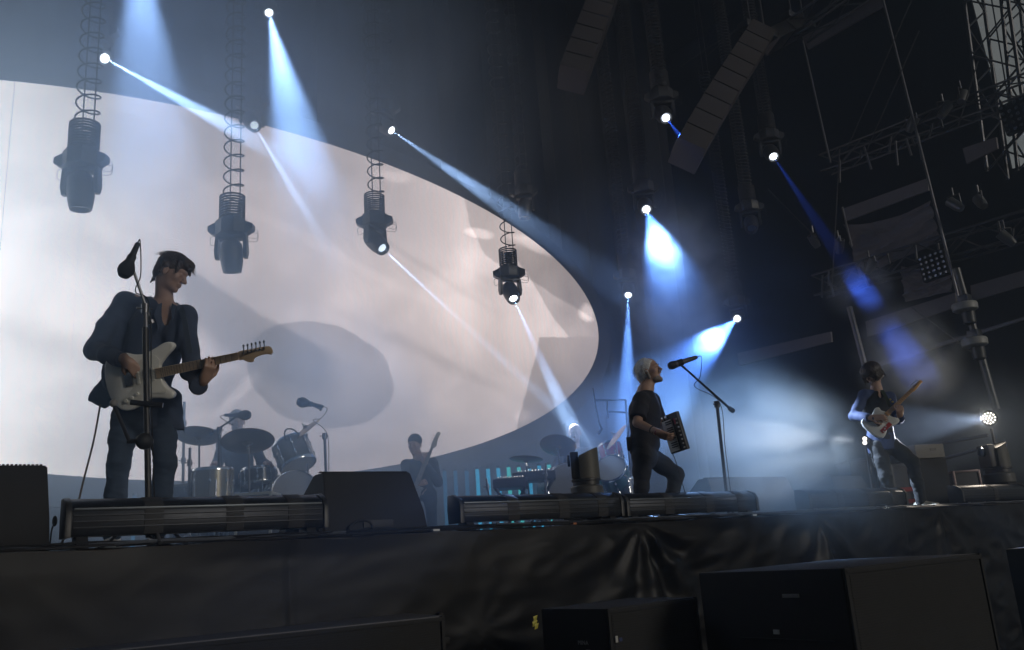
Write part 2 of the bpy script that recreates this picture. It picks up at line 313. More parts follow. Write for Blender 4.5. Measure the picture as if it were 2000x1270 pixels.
# ---------------------------------------------------------------- bodies: smooth-blended solids turned into one surface
class Solid:
    def __init__(s, lo, hi, h):
        s.lo = np.array(lo, np.float32); s.h = h; s.n = np.maximum(4, np.ceil((np.array(hi) - s.lo) / h).astype(int))
        s.F = np.full(s.n, 0.3, np.float32)
    def _reg(s, a, b, m):
        i0 = np.clip(np.floor((np.minimum(a, b) - m - s.lo) / s.h).astype(int), 0, s.n); i1 = np.clip(np.ceil((np.maximum(a, b) + m - s.lo) / s.h).astype(int) + 1, 0, s.n)
        if np.any(i1 <= i0): return None
        ax = [(s.lo[k] + s.h * np.arange(i0[k], i1[k])).astype(np.float32) for k in range(3)]
        sl = tuple(slice(i0[k], i1[k]) for k in range(3))
        return sl, ax[0][:, None, None], ax[1][None, :, None], ax[2][None, None, :]
    def _mix(s, sl, d, k, sub=False):
        F = s.F[sl]
        if sub:
            d = -d; hh = np.clip(0.5 - 0.5 * (d - F) / -k if False else 0.5 + 0.5 * (d - F) / k, 0, 1); s.F[sl] = F * (1 - hh) + d * hh + k * hh * (1 - hh)
        else:
            hh = np.clip(0.5 + 0.5 * (F - d) / k, 0, 1); s.F[sl] = F * (1 - hh) + d * hh - k * hh * (1 - hh)
    def cap(s, a, b, ra, rb=None, k=0.02, flat=None, ff=1.0, sub=False):
        """tapered limb from a to b; flat: direction in which the section is ff times thinner"""
        rb = ra if rb is None else rb; a = np.array(a, np.float32); b = np.array(b, np.float32); m = max(ra, rb) * max(1, 1 / ff) + 3 * k + s.h
        r = s._reg(a, b, m)
        if r is None: return s
        sl, X, Y, Z = r; ba = b - a; L = float(ba @ ba) + 1e-9
        px, py, pz = X - a[0], Y - a[1], Z - a[2]; h = np.clip((px * ba[0] + py * ba[1] + pz * ba[2]) / L, 0, 1)
        qx, qy, qz = px - h * ba[0], py - h * ba[1], pz - h * ba[2]
        if flat is not None:
            f = np.array(flat, float); f /= np.linalg.norm(f); t = (qx * f[0] + qy * f[1] + qz * f[2]) * (ff - 1); qx = qx + f[0] * t; qy = qy + f[1] * t; qz = qz + f[2] * t
        d = np.sqrt(qx * qx + qy * qy + qz * qz) - (ra + (rb - ra) * h)
        s._mix(sl, d.astype(np.float32), k, sub); return s
    def ell(s, c, r, R=None, k=0.02, sub=False):
        c = np.array(c, float); r = np.array(r, float) if hasattr(r, '__len__') else np.array([r] * 3, float); g = s._reg(c, c, max(r) + 3 * k + s.h)
        if g is None: return s
        sl, X, Y, Z = g; p = [X - c[0], Y - c[1], Z - c[2]]
        if R is not None: R = np.array(R); p = [p[0] * R[0, j] + p[1] * R[1, j] + p[2] * R[2, j] for j in range(3)]
        k0 = np.sqrt((p[0] / r[0]) ** 2 + (p[1] / r[1]) ** 2 + (p[2] / r[2]) ** 2); k1 = np.sqrt((p[0] / r[0] ** 2) ** 2 + (p[1] / r[1] ** 2) ** 2 + (p[2] / r[2] ** 2) ** 2) + 1e-6
        s._mix(sl, (k0 * (k0 - 1) / k1).astype(np.float32), k, sub); return s
    def chain(s, pts, rs, **kw):
        for i in range(len(pts) - 1): s.cap(pts[i], pts[i + 1], rs[i], rs[i + 1], **kw)
        return s
    def cut(s, p, n, smooth=None):
        """remove what lies on the side that n points to"""
        n = np.array(n, float); n /= np.linalg.norm(n); ax = [(s.lo[k] + s.h * np.arange(s.n[k])) for k in range(3)]
        d = (ax[0][:, None, None] - p[0]) * n[0] + (ax[1][None, :, None] - p[1]) * n[1] + (ax[2][None, None, :] - p[2]) * n[2]
        s.F = np.maximum(s.F, d.astype(np.float32)); return s
    def shell(s, t):
        s.F = np.maximum(s.F, -(s.F + t)); return s
    def mesh(s, name, mt, fold=0.0, fscale=(9, 9, 4), relax=1, seed=0):
        F = s.F; F[0] = F[-1] = 1; F[:, 0] = F[:, -1] = 1; F[:, :, 0] = F[:, :, -1] = 1
        I = F < 0; nx, ny, nz = F.shape; c = I[:-1, :-1, :-1].astype(np.int8); cnt = np.zeros_like(c)
        for a in (0, 1):
            for b in (0, 1):
                for d in (0, 1): cnt += I[a:nx - 1 + a, b:ny - 1 + b, d:nz - 1 + d]
        act = (cnt > 0) & (cnt < 8); idx = np.full(act.shape, -1, np.int64); ii = np.argwhere(act); idx[act] = np.arange(len(ii))
        P = np.zeros((len(ii), 3)); w = np.zeros(len(ii)); corners = [(a, b, d) for a in (0, 1) for b in (0, 1) for d in (0, 1)]
        val = {cc: F[ii[:, 0] + cc[0], ii[:, 1] + cc[1], ii[:, 2] + cc[2]] for cc in corners}
        for ca in corners:
            for ax in range(3):
                if ca[ax]: continue
                cb = list(ca); cb[ax] = 1; cb = tuple(cb); va, vb = val[ca], val[cb]; mk = (va < 0) != (vb < 0)
                t = np.where(mk, va / np.where(mk, va - vb, 1), 0); q = np.array(ca, float)[None] + np.zeros((len(ii), 3)); q[:, ax] += t
                P += q * mk[:, None]; w += mk
        P = (ii + P / np.maximum(w, 1)[:, None]) * s.h + s.lo
        Q = []
        for ax in range(3):
            o = [k for k in range(3) if k != ax]; sa = [slice(None)] * 3; sb = [slice(None)] * 3; sa[ax] = slice(0, -1); sb[ax] = slice(1, None)
            A, B = I[tuple(sa)], I[tuple(sb)]; e = np.argwhere(A != B); e = e[(e[:, o[0]] > 0) & (e[:, o[1]] > 0) & (e[:, o[0]] < F.shape[o[0]] - 1) & (e[:, o[1]] < F.shape[o[1]] - 1)]
            if not len(e): continue
            ins = A[e[:, 0], e[:, 1], e[:, 2]]
            def cell(d0, d1):
                q = e.copy(); q[:, o[0]] -= d0; q[:, o[1]] -= d1; return idx[q[:, 0], q[:, 1], q[:, 2]]
            q = np.stack([cell(1, 1), cell(0, 1), cell(0, 0), cell(1, 0)], 1)
            flip = ins if ax != 1 else ~ins; q[~flip] = q[~flip][:, ::-1]; Q.append(q)
        Q = np.concatenate(Q)
        for _ in range(relax):
            acc = np.zeros_like(P); n_ = np.zeros(len(P))
            for a, b in ((0, 1), (1, 2), (2, 3), (3, 0)):
                np.add.at(acc, Q[:, a], P[Q[:, b]]); np.add.at(acc, Q[:, b], P[Q[:, a]]); np.add.at(n_, Q[:, a], 1); np.add.at(n_, Q[:, b], 1)
            P = 0.5 * P + 0.5 * acc / np.maximum(n_, 1)[:, None]
        if fold:
            nr = np.zeros_like(P); fn = np.cross(P[Q[:, 1]] - P[Q[:, 0]], P[Q[:, 3]] - P[Q[:, 0]])
            for a in range(4): np.add.at(nr, Q[:, a], fn)
            nr /= np.linalg.norm(nr, axis=1)[:, None] + 1e-9
            fx, fy, fz = fscale; amp = np.empty(len(P))
            for i, p in enumerate(P):
                v = mnoise.noise(Vector((p[0] * fx + 0.7 * fz * p[2] + seed, p[1] * fy + seed * 3.1, p[2] * fz * 2 + 0.5 * fx * p[0])))
                v2 = mnoise.noise(Vector((p[0] * fx * 2.3 + seed + 9, p[1] * fy * 2.3, p[2] * fz * 5)))
                amp[i] = (1 - abs(v) * 3.2) * 0.75 + v2 * 0.5
            P = P + nr * (amp * fold)[:, None]
        me = bpy.data.meshes.new(name); me.vertices.add(len(P)); me.vertices.foreach_set('co', P.astype(np.float32).ravel())
        me.loops.add(Q.size); me.loops.foreach_set('vertex_index', Q.astype(np.int32).ravel()); me.polygons.add(len(Q))
        me.polygons.foreach_set('loop_start', np.arange(0, Q.size, 4, dtype=np.int32)); me.polygons.foreach_set('loop_total', np.full(len(Q), 4, np.int32))
        me.update(calc_edges=True); me.validate(); me.materials.append(mt); me.shade_smooth(); return me

def basis(fwd, up):
    """columns: forward, left, up"""
    f = np.array(fwd, float); f /= np.linalg.norm(f); u = np.array(up, float); u -= f * (u @ f); u /= np.linalg.norm(u); l = np.cross(u, f); return np.stack([f, l, u], 1)
def head(s, c, B, sc=1.0, mouth=0.0, ears=True, k=0.012):
    g = lambda x, y, z: np.array(c) + B @ (np.array([x, y, z]) * sc); E = lambda p, r, kk=k, sub=False: s.ell(g(*p), np.array(r) * sc, B, kk, sub)
    E((-.012, 0, .035), (.098, .076, .085), .02); E((.022, 0, -.025), (.066, .062, .088), .025); E((.03, 0, -.082 - mouth * .3), (.052, .046, .032), .02)
    E((.073, 0, -.098 - mouth * .5), (.02, .02, .018), .014); E((.072, 0, .026), (.022, .05, .013), .014); E((.055, .042, -.022), (.024, .018, .02), .02); E((.055, -.042, -.022), (.024, .018, .02), .02)
    s.cap(g(.083, 0, .014), g(.112, 0, -.03), .009 * sc, .013 * sc, k=.008); E((.1, .012, -.034), (.011, .009, .008), .005); E((.1, -.012, -.034), (.011, .009, .008), .005)
    for y in (.031, -.031): E((.098, y, .002), (.016, .017, .012), .008, True); E((.078, y, .001), (.0135, .0145, .0125), .003)
    E((.085, 0, -.056), (.015, .024, .008), .007); E((.084, 0, -.07 - mouth), (.014, .021, .008), .007)
    if mouth > 0: E((.095, 0, -.063 - mouth * .5), (.03, .019, .006 + mouth * .55), .004, True)
    if ears:
        for y in (.077, -.077): E((-.006, y, -.012), (.019, .010, .033), .004); E((.002, y * 1.11, -.01), (.009, .006, .018), .003, True)
def hand(s, w, fd, pn, side=1, curl=0.6, sc=1.0, spread=1.0, curls=None, thumb=1.0):
    """w: wrist; fd: direction of the fingers; pn: direction the palm faces; side: +1 thumb to the left of fd seen from the back"""
    f = np.array(fd, float); f /= np.linalg.norm(f); p = np.array(pn, float); p -= f * (p @ f); p /= np.linalg.norm(p); t = np.cross(p, f) * side; w = np.array(w)
    P = lambda a, b, c: w + (f * a + t * b + p * c) * sc
    s.cap(P(-.02, 0, 0), P(.025, 0, 0), .027 * sc, .03 * sc, k=.02, flat=p, ff=1.35)
    for y in (.026, .009, -.009, -.025): s.cap(P(.02, y * .7, 0), P(.085, y, 0), .0145 * sc, .0115 * sc, k=.012)
    for i, (y, L) in enumerate(((.028, .072), (.0095, .08), (-.0095, .075), (-.027, .058))):
        cu = (curls[i] if curls else curl); a = 0.0; q = P(.088, y, 0); r = .0092
        for j, ln in enumerate((.46, .31, .23)):
            a += cu * (0.75, 1.0, 0.6)[j]; d = f * math.cos(a) + p * math.sin(a) + t * (y * 2.2 * spread if j == 0 else y)
            q2 = q + d / np.linalg.norm(d) * L * ln * sc; s.cap(q, q2, r * sc, (r - .001) * sc, k=.0035); q = q2; r -= .0009
    a = P(.012, .022, .006); b = a + (f * .55 + t * .65 * thumb + p * .35) * .042 * sc; c_ = b + (f * .85 + t * .2 * thumb + p * .35) * .034 * sc; d = c_ + (f * .9 - t * .1 + p * .4) * .026 * sc
    s.cap(a, b, .0165 * sc, .012 * sc, k=.01); s.cap(b, c_, .0115 * sc, .010 * sc, k=.004); s.cap(c_, d, .010 * sc, .0085 * sc, k=.004)

class Figure:
    """a person standing at a picture column; L() gives points in the person's own metres: x across the view, y away from the camera, z up"""
    def __init__(s, name, label, px, py, depth, floor=STAGE_Z, cat='person', group=None):
        q = at_depth(px, py, depth); s.o = Vector((q.x, q.y, floor)); s.d = depth
        v = Vector((q.x, q.y, 0)).normalized(); s.rz = math.atan2(v.y, v.x) - PI / 2
        s.root = thing(name, label, cat, s.o, s.rz, group); s.Mi = Matrix.Rotation(-s.rz, 4, 'Z') @ Matrix.Translation(-s.o)
    def L(s, px, py, off=0.0): return np.array(s.Mi @ at_depth(px, py, s.d + off))
    def part(s, name, me): return link(name, me, s.root)
skin = material('skin', (0.42, 0.26, 0.19), 0.5, var=0.12, vscale=20, bump=0.0006, bscale=120)
# ---------------------------------------------------------------- guitars
def guitar(name, label, cat, M, style='offset', body_c=(0.80, 0.78, 0.70), guard_c=(0.75, 0.73, 0.66), neck_c=(0.60, 0.45, 0.31), sc=1.0, n_str=6, head_c=None):
    """local x runs along the neck, y across, z out of the face"""
    t = thing(name, label, cat); t.matrix_world = M @ Matrix.Scale(sc, 4)
    t.rotation_mode = 'QUATERNION'; t.matrix_basis = M @ Matrix.Scale(sc, 4)
    bm_ = material(name + '_body_lacquer' + style, body_c, 0.22, coat=0.6, var=0.04); gm = material(name + '_guard' + style, guard_c, 0.3, var=0.03); nm = material(name + '_maple' + style, neck_c, 0.32, var=0.2, vscale=14)
    if style == 'offset':
        out = [(.10, .034), (.118, .06), (.15, .088), (.185, .112), (.205, .135), (.19, .158), (.15, .162), (.09, .143), (.03, .126), (-.03, .132), (-.10, .158), (-.16, .165), (-.205, .13), (-.226, .06), (-.228, -.02), (-.21, -.10), (-.165, -.158), (-.11, -.172), (-.04, -.152), (.01, -.132), (.07, -.14), (.12, -.155), (.15, -.145), (.152, -.12), (.125, -.09), (.108, -.06), (.10, -.034)]
    elif style == 'slab':
        out = [(.11, .034), (.09, .08), (.10, .125), (.06, .15), (.0, .135), (-.05, .125), (-.12, .15), (-.18, .16), (-.225, .11), (-.235, 0), (-.225, -.11), (-.18, -.16), (-.12, -.155), (-.05, -.125), (.02, -.14), (.08, -.16), (.135, -.155), (.15, -.12), (.12, -.07), (.11, -.034)]
    else:
        out = [(.12, .034), (.15, .08), (.20, .12), (.22, .15), (.18, .17), (.10, .15), (.02, .13), (-.06, .14), (-.15, .17), (-.22, .13), (-.24, 0), (-.22, -.11), (-.15, -.165), (-.05, -.14), (.04, -.13), (.12, -.155), (.16, -.14), (.14, -.09), (.12, -.034)]
    MB().prism(spline2(out, 5), -.022, .022, bev=.010).build('body', bm_, t, 50)
    if style == 'offset': g = [(.10, .03), (.11, .07), (.08, .105), (.02, .10), (-.03, .075), (-.06, .05), (-.06, -.03), (-.10, -.08), (-.15, -.11), (-.10, -.14), (-.03, -.128), (.03, -.105), (.10, -.12), (.12, -.105), (.10, -.06), (.10, -.03)]
    elif style == 'slab': g = [(.10, .03), (.08, .08), (.085, .12), (.05, .135), (.0, .11), (.0, .03), (-.02, -.02), (-.02, -.07), (.04, -.125), (.10, -.14), (.115, -.10), (.10, -.04)]
    else: g = [(.11, .03), (.13, .08), (.08, .12), (-.02, .10), (-.06, .03), (-.08, -.06), (-.02, -.12), (.06, -.11), (.12, -.12), (.12, -.04)]
    MB().prism(spline2(g, 4), .0225, .0250, bev=.0008).build('pickguard', gm, t, 40)
    L = .565 if style != 'bass' else .70; w0, w1 = (.028, .021) if style != 'bass' else (.031, .02)
    MB().add([(.08, -w0, .022), (L, -w1, .022), (L, w1, .022), (.08, w0, .022), (.08, -w0, .034), (L, -w1, .034), (L, w1, .034), (.08, w0, .034), (.10, 0, .004), (L, 0, .008)],
             [(4, 5, 6, 7), (0, 1, 5, 4), (3, 7, 6, 2), (8, 9, 1, 0), (3, 2, 9, 8), (0, 4, 7, 3, 8), (1, 9, 2, 6, 5)]).build('neck', nm, t, 60)
    if style == 'offset': hs = [(L, -.021), (L + .02, -.026), (L + .05, -.045), (L + .075, -.047), (L + .085, -.03), (L + .12, -.022), (L + .16, -.022), (L + .185, -.03), (L + .195, -.01), (L + .185, .015), (L + .16, .022), (L + .09, .024), (L + .03, .026), (L, .021)]
    elif style == 'slab': hs = [(L, -.021), (L + .03, -.028), (L + .10, -.024), (L + .15, -.018), (L + .18, -.02), (L + .19, 0), (L + .175, .022), (L + .12, .026), (L + .04, .028), (L + .01, .022), (L, .021)]
    else: hs = [(L, -.02), (L + .03, -.045), (L + .07, -.052), (L + .10, -.035), (L + .17, -.03), (L + .23, -.035), (L + .245, -.01), (L + .23, .02), (L + .17, .028), (L + .05, .03), (L, .02)]
    MB().prism(spline2(hs, 4), .012, .026, bev=.002).build('headstock', material(name + '_head' + style, head_c or neck_c, 0.3, var=0.12, vscale=14), t, 40)
    for i in range(n_str):
        x = L + .035 + i * (.024 if style != 'bass' else .045); mb = MB(); mb.tube([(x, .012, .03), (x, .030, .022), (x, .044, .018)], .0035, 6); mb.ball((x, .05, .018), (.007, .009, .005), 8); mb.tube([(x, .008, .02), (x, .008, .036)], .004, 8); mb.build('tuning_peg', CHROME(), t)
    fx = [L - (L + .08) * (1 - 2 ** (-k / 12)) for k in range(1, 22)]
    fm = MB()
    for x in fx:
        w = w0 + (w1 - w0) * (x - .08) / (L - .08)
        if x > .1: MB().box((x, 0, .0347), (.0018, 2 * w, .0016)).build('fret', CHROME(), t, 0)
    for x in (-.045, .0, .045)[:3 if style == 'offset' else 2]:
        MB().box((x + .015, 0, .027), (.017, .075, .009), bev=.003).build('pickup', gm if style == 'offset' else CHROME(), t)
    MB().box((-.085, 0, .028), (.045, .078, .010), bev=.002).build('bridge', CHROME(), t)
    if style == 'slab': MB().box((-.06, -.105, .026), (.17, .05, .004), bev=.001).build('control_plate', material('red_plate', (.38, .03, .03), .35), t)
    for (x, y) in ((-.05, -.09), (-.085, -.105), (-.12, -.118)): MB().lathe([(0.001, .036), (.009, .036), (.011, .024), (.011, .022)], Matrix.Translation((x, y, 0)), 12).build('knob', gm, t)
    for i in range(n_str):
        y = (i - (n_str - 1) / 2) / n_str * .055; MB().tube([(-.085, y, .037), (L, y * .66, .0385), (L + .035 + i * .024, y * .3 + .005, .032)], .0006 + .00015 * i, 4).build('guitar_string', CHROME(), t)
    return t
def guitar_frame(p_body, p_head, face, up=(0, 0, 1)):
    """body centre and head end in the world, face direction"""
    x = (Vector(p_head) - Vector(p_body)).normalized(); z = Vector(face); z = (z - x * z.dot(x)).normalized(); y = z.cross(x)
    return mat4(Matrix((x, y, z)).transposed(), p_body)

# ---------------------------------------------------------------- guitarist in a suit jacket
def person_suit():
    f = Figure('person', 'guitarist in a dark suit jacket looking down at his pale electric guitar', 270, 800, 5.60); L = f.L
    suit = material('navy_suit_cloth', (0.042, 0.058, 0.098), 0.85, var=0.2, bump=0.0008, bscale=220, sheen=0.15); jeans = material('dark_denim', (0.035, 0.052, 0.08), 0.85, var=0.35, vscale=30, bump=0.001, bscale=200)
    shirt = material('dark_shirt_cloth', (0.035, 0.035, 0.045), 0.8); hairm = material('brown_hair', (0.065, 0.042, 0.028), 0.55, var=0.5, vscale=60, bump=0.003, bscale=90)
    sR, sL = L(243, 587, .02), L(362, 618, -.03); eR, wR = L(184, 684, -.16), L(242, 704, -.40); eL, wL = L(376, 718, -.12), L(404, 726, -.30)
    NK = np.array(f.Mi @ at_depth(412, 708, 5.22)); wL = NK + [-.035, .015, -.105]
    neck = L(322, 596, 0); hc = L(336, 533, -.04); hip = L(280, 800, 0); hR, hL_ = L(247, 810, 0), L(314, 810, 0.02); kR, kL = L(232, 905, -.05), L(323, 905, -.02); aR, aL = L(219, 1034, .0), L(306, 1030, .03)
    HB = basis((0.86, -0.42, -0.46), (0.40, -0.14, 0.92))
    lo = np.array([-0.42, -0.80, -0.0]); hi = np.array([0.52, 0.22, 1.95])
    s = Solid(lo, hi, 0.0058)
    head(s, hc, HB, 1.05); s.cap(neck + [0, .02, -.05], hc + HB @ np.array([-.03, 0, -.06]), .062, .055, k=.02)
    s.cap(sR, sL, .06, .06, k=.04); s.cap(neck + [0, 0, -.12], hip, .13, .12, k=.05, flat=(0, 1, 0), ff=1.4)
    for a, e, w in ((sR, eR, wR), (sL, eL, wL)): s.cap(a, e, .05, .04, k=.03); s.cap(e, w, .04, .026, k=.02)
    for a, e, w in ((hR, kR, aR), (hL_, kL, aL)): s.cap(a, e, .08, .055, k=.04); s.cap(e, w, .052, .036, k=.03)
    hand(s, wR + np.array([.012, -.005, 0]), (0.66, .16, -0.66), (0.1, 0.95, 0.1), side=1, curl=0.5, sc=1.08)
    hand(s, wL, (0.28, -.66, 0.70), (-0.1, 0.78, 0.66), side=1, curl=0.8, sc=1.08)
    f.part('body', s.mesh('body', skin))
    # hair
    h = Solid(hc + [-.16, -.16, -.12], hc + [.18, .16, .17], .004); g = lambda x, y, z: hc + HB @ (np.array([x, y, z]) * 1.07)
    h.ell(g(-.018, 0, .045), (.108, .088, .090), HB, .015); h.ell(g(.045, .01, .085), (.070, .06, .040), HB, .03); h.ell(g(-.07, 0, -.02), (.045, .068, .06), HB, .03)
    h.cap(g(.055, .045, .085), g(.088, .05, .035), .020, .008, k=.02); h.cap(g(.06, -.03, .085), g(.098, -.02, .050), .020, .006, k=.02); h.cap(g(.05, -.06, .06), g(.065, -.072, .0), .018, .008, k=.015)
    h.cap(g(-.09, .02, -.03), g(-.115, .03, -.10), .025, .006, k=.02); h.cap(g(-.02, -.075, .02), g(-.025, -.082, -.03), .022, .012, k=.02)
    h.ell(g(.07, 0, -.03), (.062, .075, .062), HB, .012, True); h.ell(g(-.0, -.10, -.02), (.026, .03, .032), HB, .008, True)
    hair = f.part('hair', h.mesh('hair', hairm, fold=.003, fscale=(45, 45, 12), relax=1))
    strands = MB(); rnd = random.Random(3)
    for i in range(620):
        th = rnd.uniform(-2.6, 2.6); ph = rnd.uniform(.1, 1.3); d = np.array([math.cos(th) * math.sin(ph), math.sin(th) * math.sin(ph), math.cos(ph)]); p0 = np.array([-.01, 0, .045]) + d * [.104, .086, .092]
        fl = np.array([d[0] * .5 + .25 * (1 if d[0] > 0 else -1), d[1] * .6, -.35]); ln = rnd.uniform(.035, .085)
        pts = [g(*(p0 + fl * ln * t + d * (.009 * math.sin(t * 2.6 + i) * t + .001))) for t in (0, .35, .7, 1.0)]
        strands.tube(pts, [.0013, .0015, .0012, .0004], 3)
    link('hair_strands', strands.mesh('hair_strands', hairm, 60), hair)
    # jacket
    j = Solid(lo, [hi[0], hi[1], 1.74], .0065)
    j.cap(sR + [.0, 0, -.005], neck + [-.05, .02, -.02], .060, .070, k=.03); j.cap(neck + [-.05, .03, .0], neck + [.05, .03, -.02], .062, .055, k=.03); j.cap(sL, neck + [.03, .02, -.06], .062, .07, k=.03); j.cap(neck + [-.03, .02, -.18], hip + [-.02, .0, .12], .19, .165, k=.05, flat=(0, 1, 0), ff=1.35); j.cap(hip + [-.01, 0, .14], hip + [.02, 0, -.09], .16, .185, k=.04, flat=(0, 1, 0), ff=1.4)
    j.cap(sR + [.02, 0, -.03], sR + [.07, 0, -.16], .08, .1, k=.04); j.cap(L(235, 640), L(228, 740, -.03), .10, .09, k=.05, flat=(0, 1, 0), ff=1.3); j.cap(sL, sL + [-.05, 0, -.16], .08, .1, k=.04)
    j.chain([sR, (sR + eR) / 2 + [-.01, 0, -.01], eR, (eR + wR) / 2, wR + [-.01, 0, .0]], [.060, .064, .059, .056, .047], k=.03); j.chain([sL, eL, wL + [-.03, .0, -.05]], [.058, .057, .053], k=.03)
    j.cap(L(366, 728, -.10), L(398, 728, -.3), .05, .055, k=.03); j.cap(L(240, 735, .03), L(196, 778, .05), .09, .075, k=.05, flat=(0, 1, 0), ff=2.2); j.cap(L(330, 780, .0), L(338, 845, 0.03), .08, .07, k=.04, flat=(0, 1, 0), ff=1.5)


    # lower hem: raised over the left flap, longer on the right
    ax = [j.lo[k] + j.h * np.arange(j.n[k]) for k in range(3)]; X = ax[0][:, None, None]; Z = ax[2][None, None, :]
    xa, za = L(178, 782)[0], L(178, 782)[2]; xb, zb = L(215, 800)[0], L(215, 800)[2]; xc, zc = L(290, 812)[0], L(290, 812)[2]; xd, zd = L(352, 838)[0], L(352, 838)[2]
    hem = np.interp(ax[0], [xa, xb, xc, xc + .01, xd], [za, zb, zc, zd + .01, zd])[:, None, None]; xl = L(400, 700)[0]
    j.F = np.maximum(j.F, np.where(X < L(364, 700)[0], hem - Z, -1).astype(np.float32))
    # sleeve ends
    dl = (wL - eL) / np.linalg.norm(wL - eL); dr = (wR - eR) / np.linalg.norm(wR - eR);
    for w, d in ((wL + dl * .0, dl), (wR - dr * .005, dr)):
        sl, Xg, Yg, Zg = j._reg(w, w, .13); dd = (Xg - w[0]) * d[0] + (Yg - w[1]) * d[1] + (Zg - w[2]) * d[2]; j.F[sl] = np.maximum(j.F[sl], dd)
    j.shell(.020)
    # open collar
    j.ell(neck + [.01, -.13, -.04], (.036, .09, .14), None, .01, True); j.ell(neck + [0, .0, .08], (.085, .08, .10), None, .01, True)
    f.part('suit_jacket', j.mesh('suit_jacket', suit, fold=.005, fscale=(6, 6, 3.2), seed=4))
    sh = Solid(lo, [hi[0], hi[1], 1.62], .0075); sh.cap(neck + [-.01, .01, -.13], hip + [0, 0, -.02], .125, .115, k=.05, flat=(0, 1, 0), ff=1.25); sh.cap(sR * .8 + sL * .2, sL * .8 + sR * .2, .062, .062, k=.03); sh.cap(neck + [0, .01, -.07], neck + [.005, .005, .015], .074, .068, k=.02)
    sh.ell(neck + [.02, -.12, -.03], (.026, .075, .10), None, .008, True); sh.ell(neck + [.008, -.005, .05], (.06, .06, .05), None, .008, True)
    f.part('shirt', sh.mesh('shirt', shirt, fold=.004, fscale=(9, 9, 5)))
    for s_ in (-1, 1):
        o_ = [(0, 0), (.028 * s_, -.02), (.05 * s_, -.10), (.035 * s_, -.13), (.02 * s_, -.22), (0.005 * s_, -.16), (-.002, -.05)]
        Mm = Matrix.Translation(Vector(neck + [.03 * s_ + .01, -.115, -.02])) @ Matrix.Rotation(math.radians(90 - 14), 4, 'X') @ Matrix.Rotation(-.12 * s_, 4, 'Y'); MB(Mm).prism([(x, y) for x, y in o_], -.004, .004).build('lapel', suit, f.root, 40)
    t = Solid([-.32, -.25, -.0], [.35, .25, 1.05], .0065); t.cap(hip + [0, 0, .1], hip + [0, 0, -.03], .135, .15, k=.04, flat=(0, 1, 0), ff=1.35)
    for a, e, w in ((hR, kR, aR), (hL_, kL, aL)): t.chain([a, (a * .5 + e * .5), e, (e + w) / 2, w + [0, 0, -.02]], [.092, .080, .067, .063, .060], k=.03)
    t.cut((0, 0, .065), (0, 0, -1)); f.part('jeans', t.mesh('jeans', jeans, fold=.0045, fscale=(6, 6, 9), seed=2))
    for nm, a, yaw, m_ in (('shoe', aR, -1.9, material('pale_canvas', (0.5, 0.48, 0.42), 0.7)), ('shoe', aL, -1.3, material('dark_leather', (0.03, 0.03, 0.032), 0.35))):
        b = Solid([a[0] - .2, a[1] - .3, -.01], [a[0] + .2, a[1] + .3, .16], .006); d = np.array([math.cos(yaw), math.sin(yaw), 0]); c = np.array([a[0], a[1], .045])
        b.cap(c - d * .05, c + d * .03, .046, .05, k=.02); b.cap(c + d * .02 - [0, 0, .008], c + d * .16 - [0, 0, .012], .046, .036, k=.02); b.cap(c - d * .03, c + [0, 0, .06] - d * .02, .045, .043, k=.02); b.cut((0, 0, 0.0), (0, 0, -1))
        sh_ = f.part(nm, b.mesh(nm, m_)); lc = MB()
        for q in range(4): p = c + d * (.03 + q * .022) + [0, 0, .046 - q * .006]; n_ = np.array([-d[1], d[0], 0]); lc.tube([p - n_ * .022, p + [0, 0, .005], p + n_ * .022], .0028, 5)
        link('lace', lc.mesh('lace', m_, 60), sh_)
    return f, wL
fig, _w = person_suit()
face_dir = -ray(300, 740)
GF = guitar_frame(at_depth(284, 735, 5.27), at_depth(543, 680, 5.17), Vector(face_dir) + Vector((-.1, 0, .06)))
guitar('electric_guitar', 'cream white electric guitar with maple neck held by the guitarist in the suit jacket', 'guitar', GF, 'offset', (.88, .86, .80), sc=1.10)
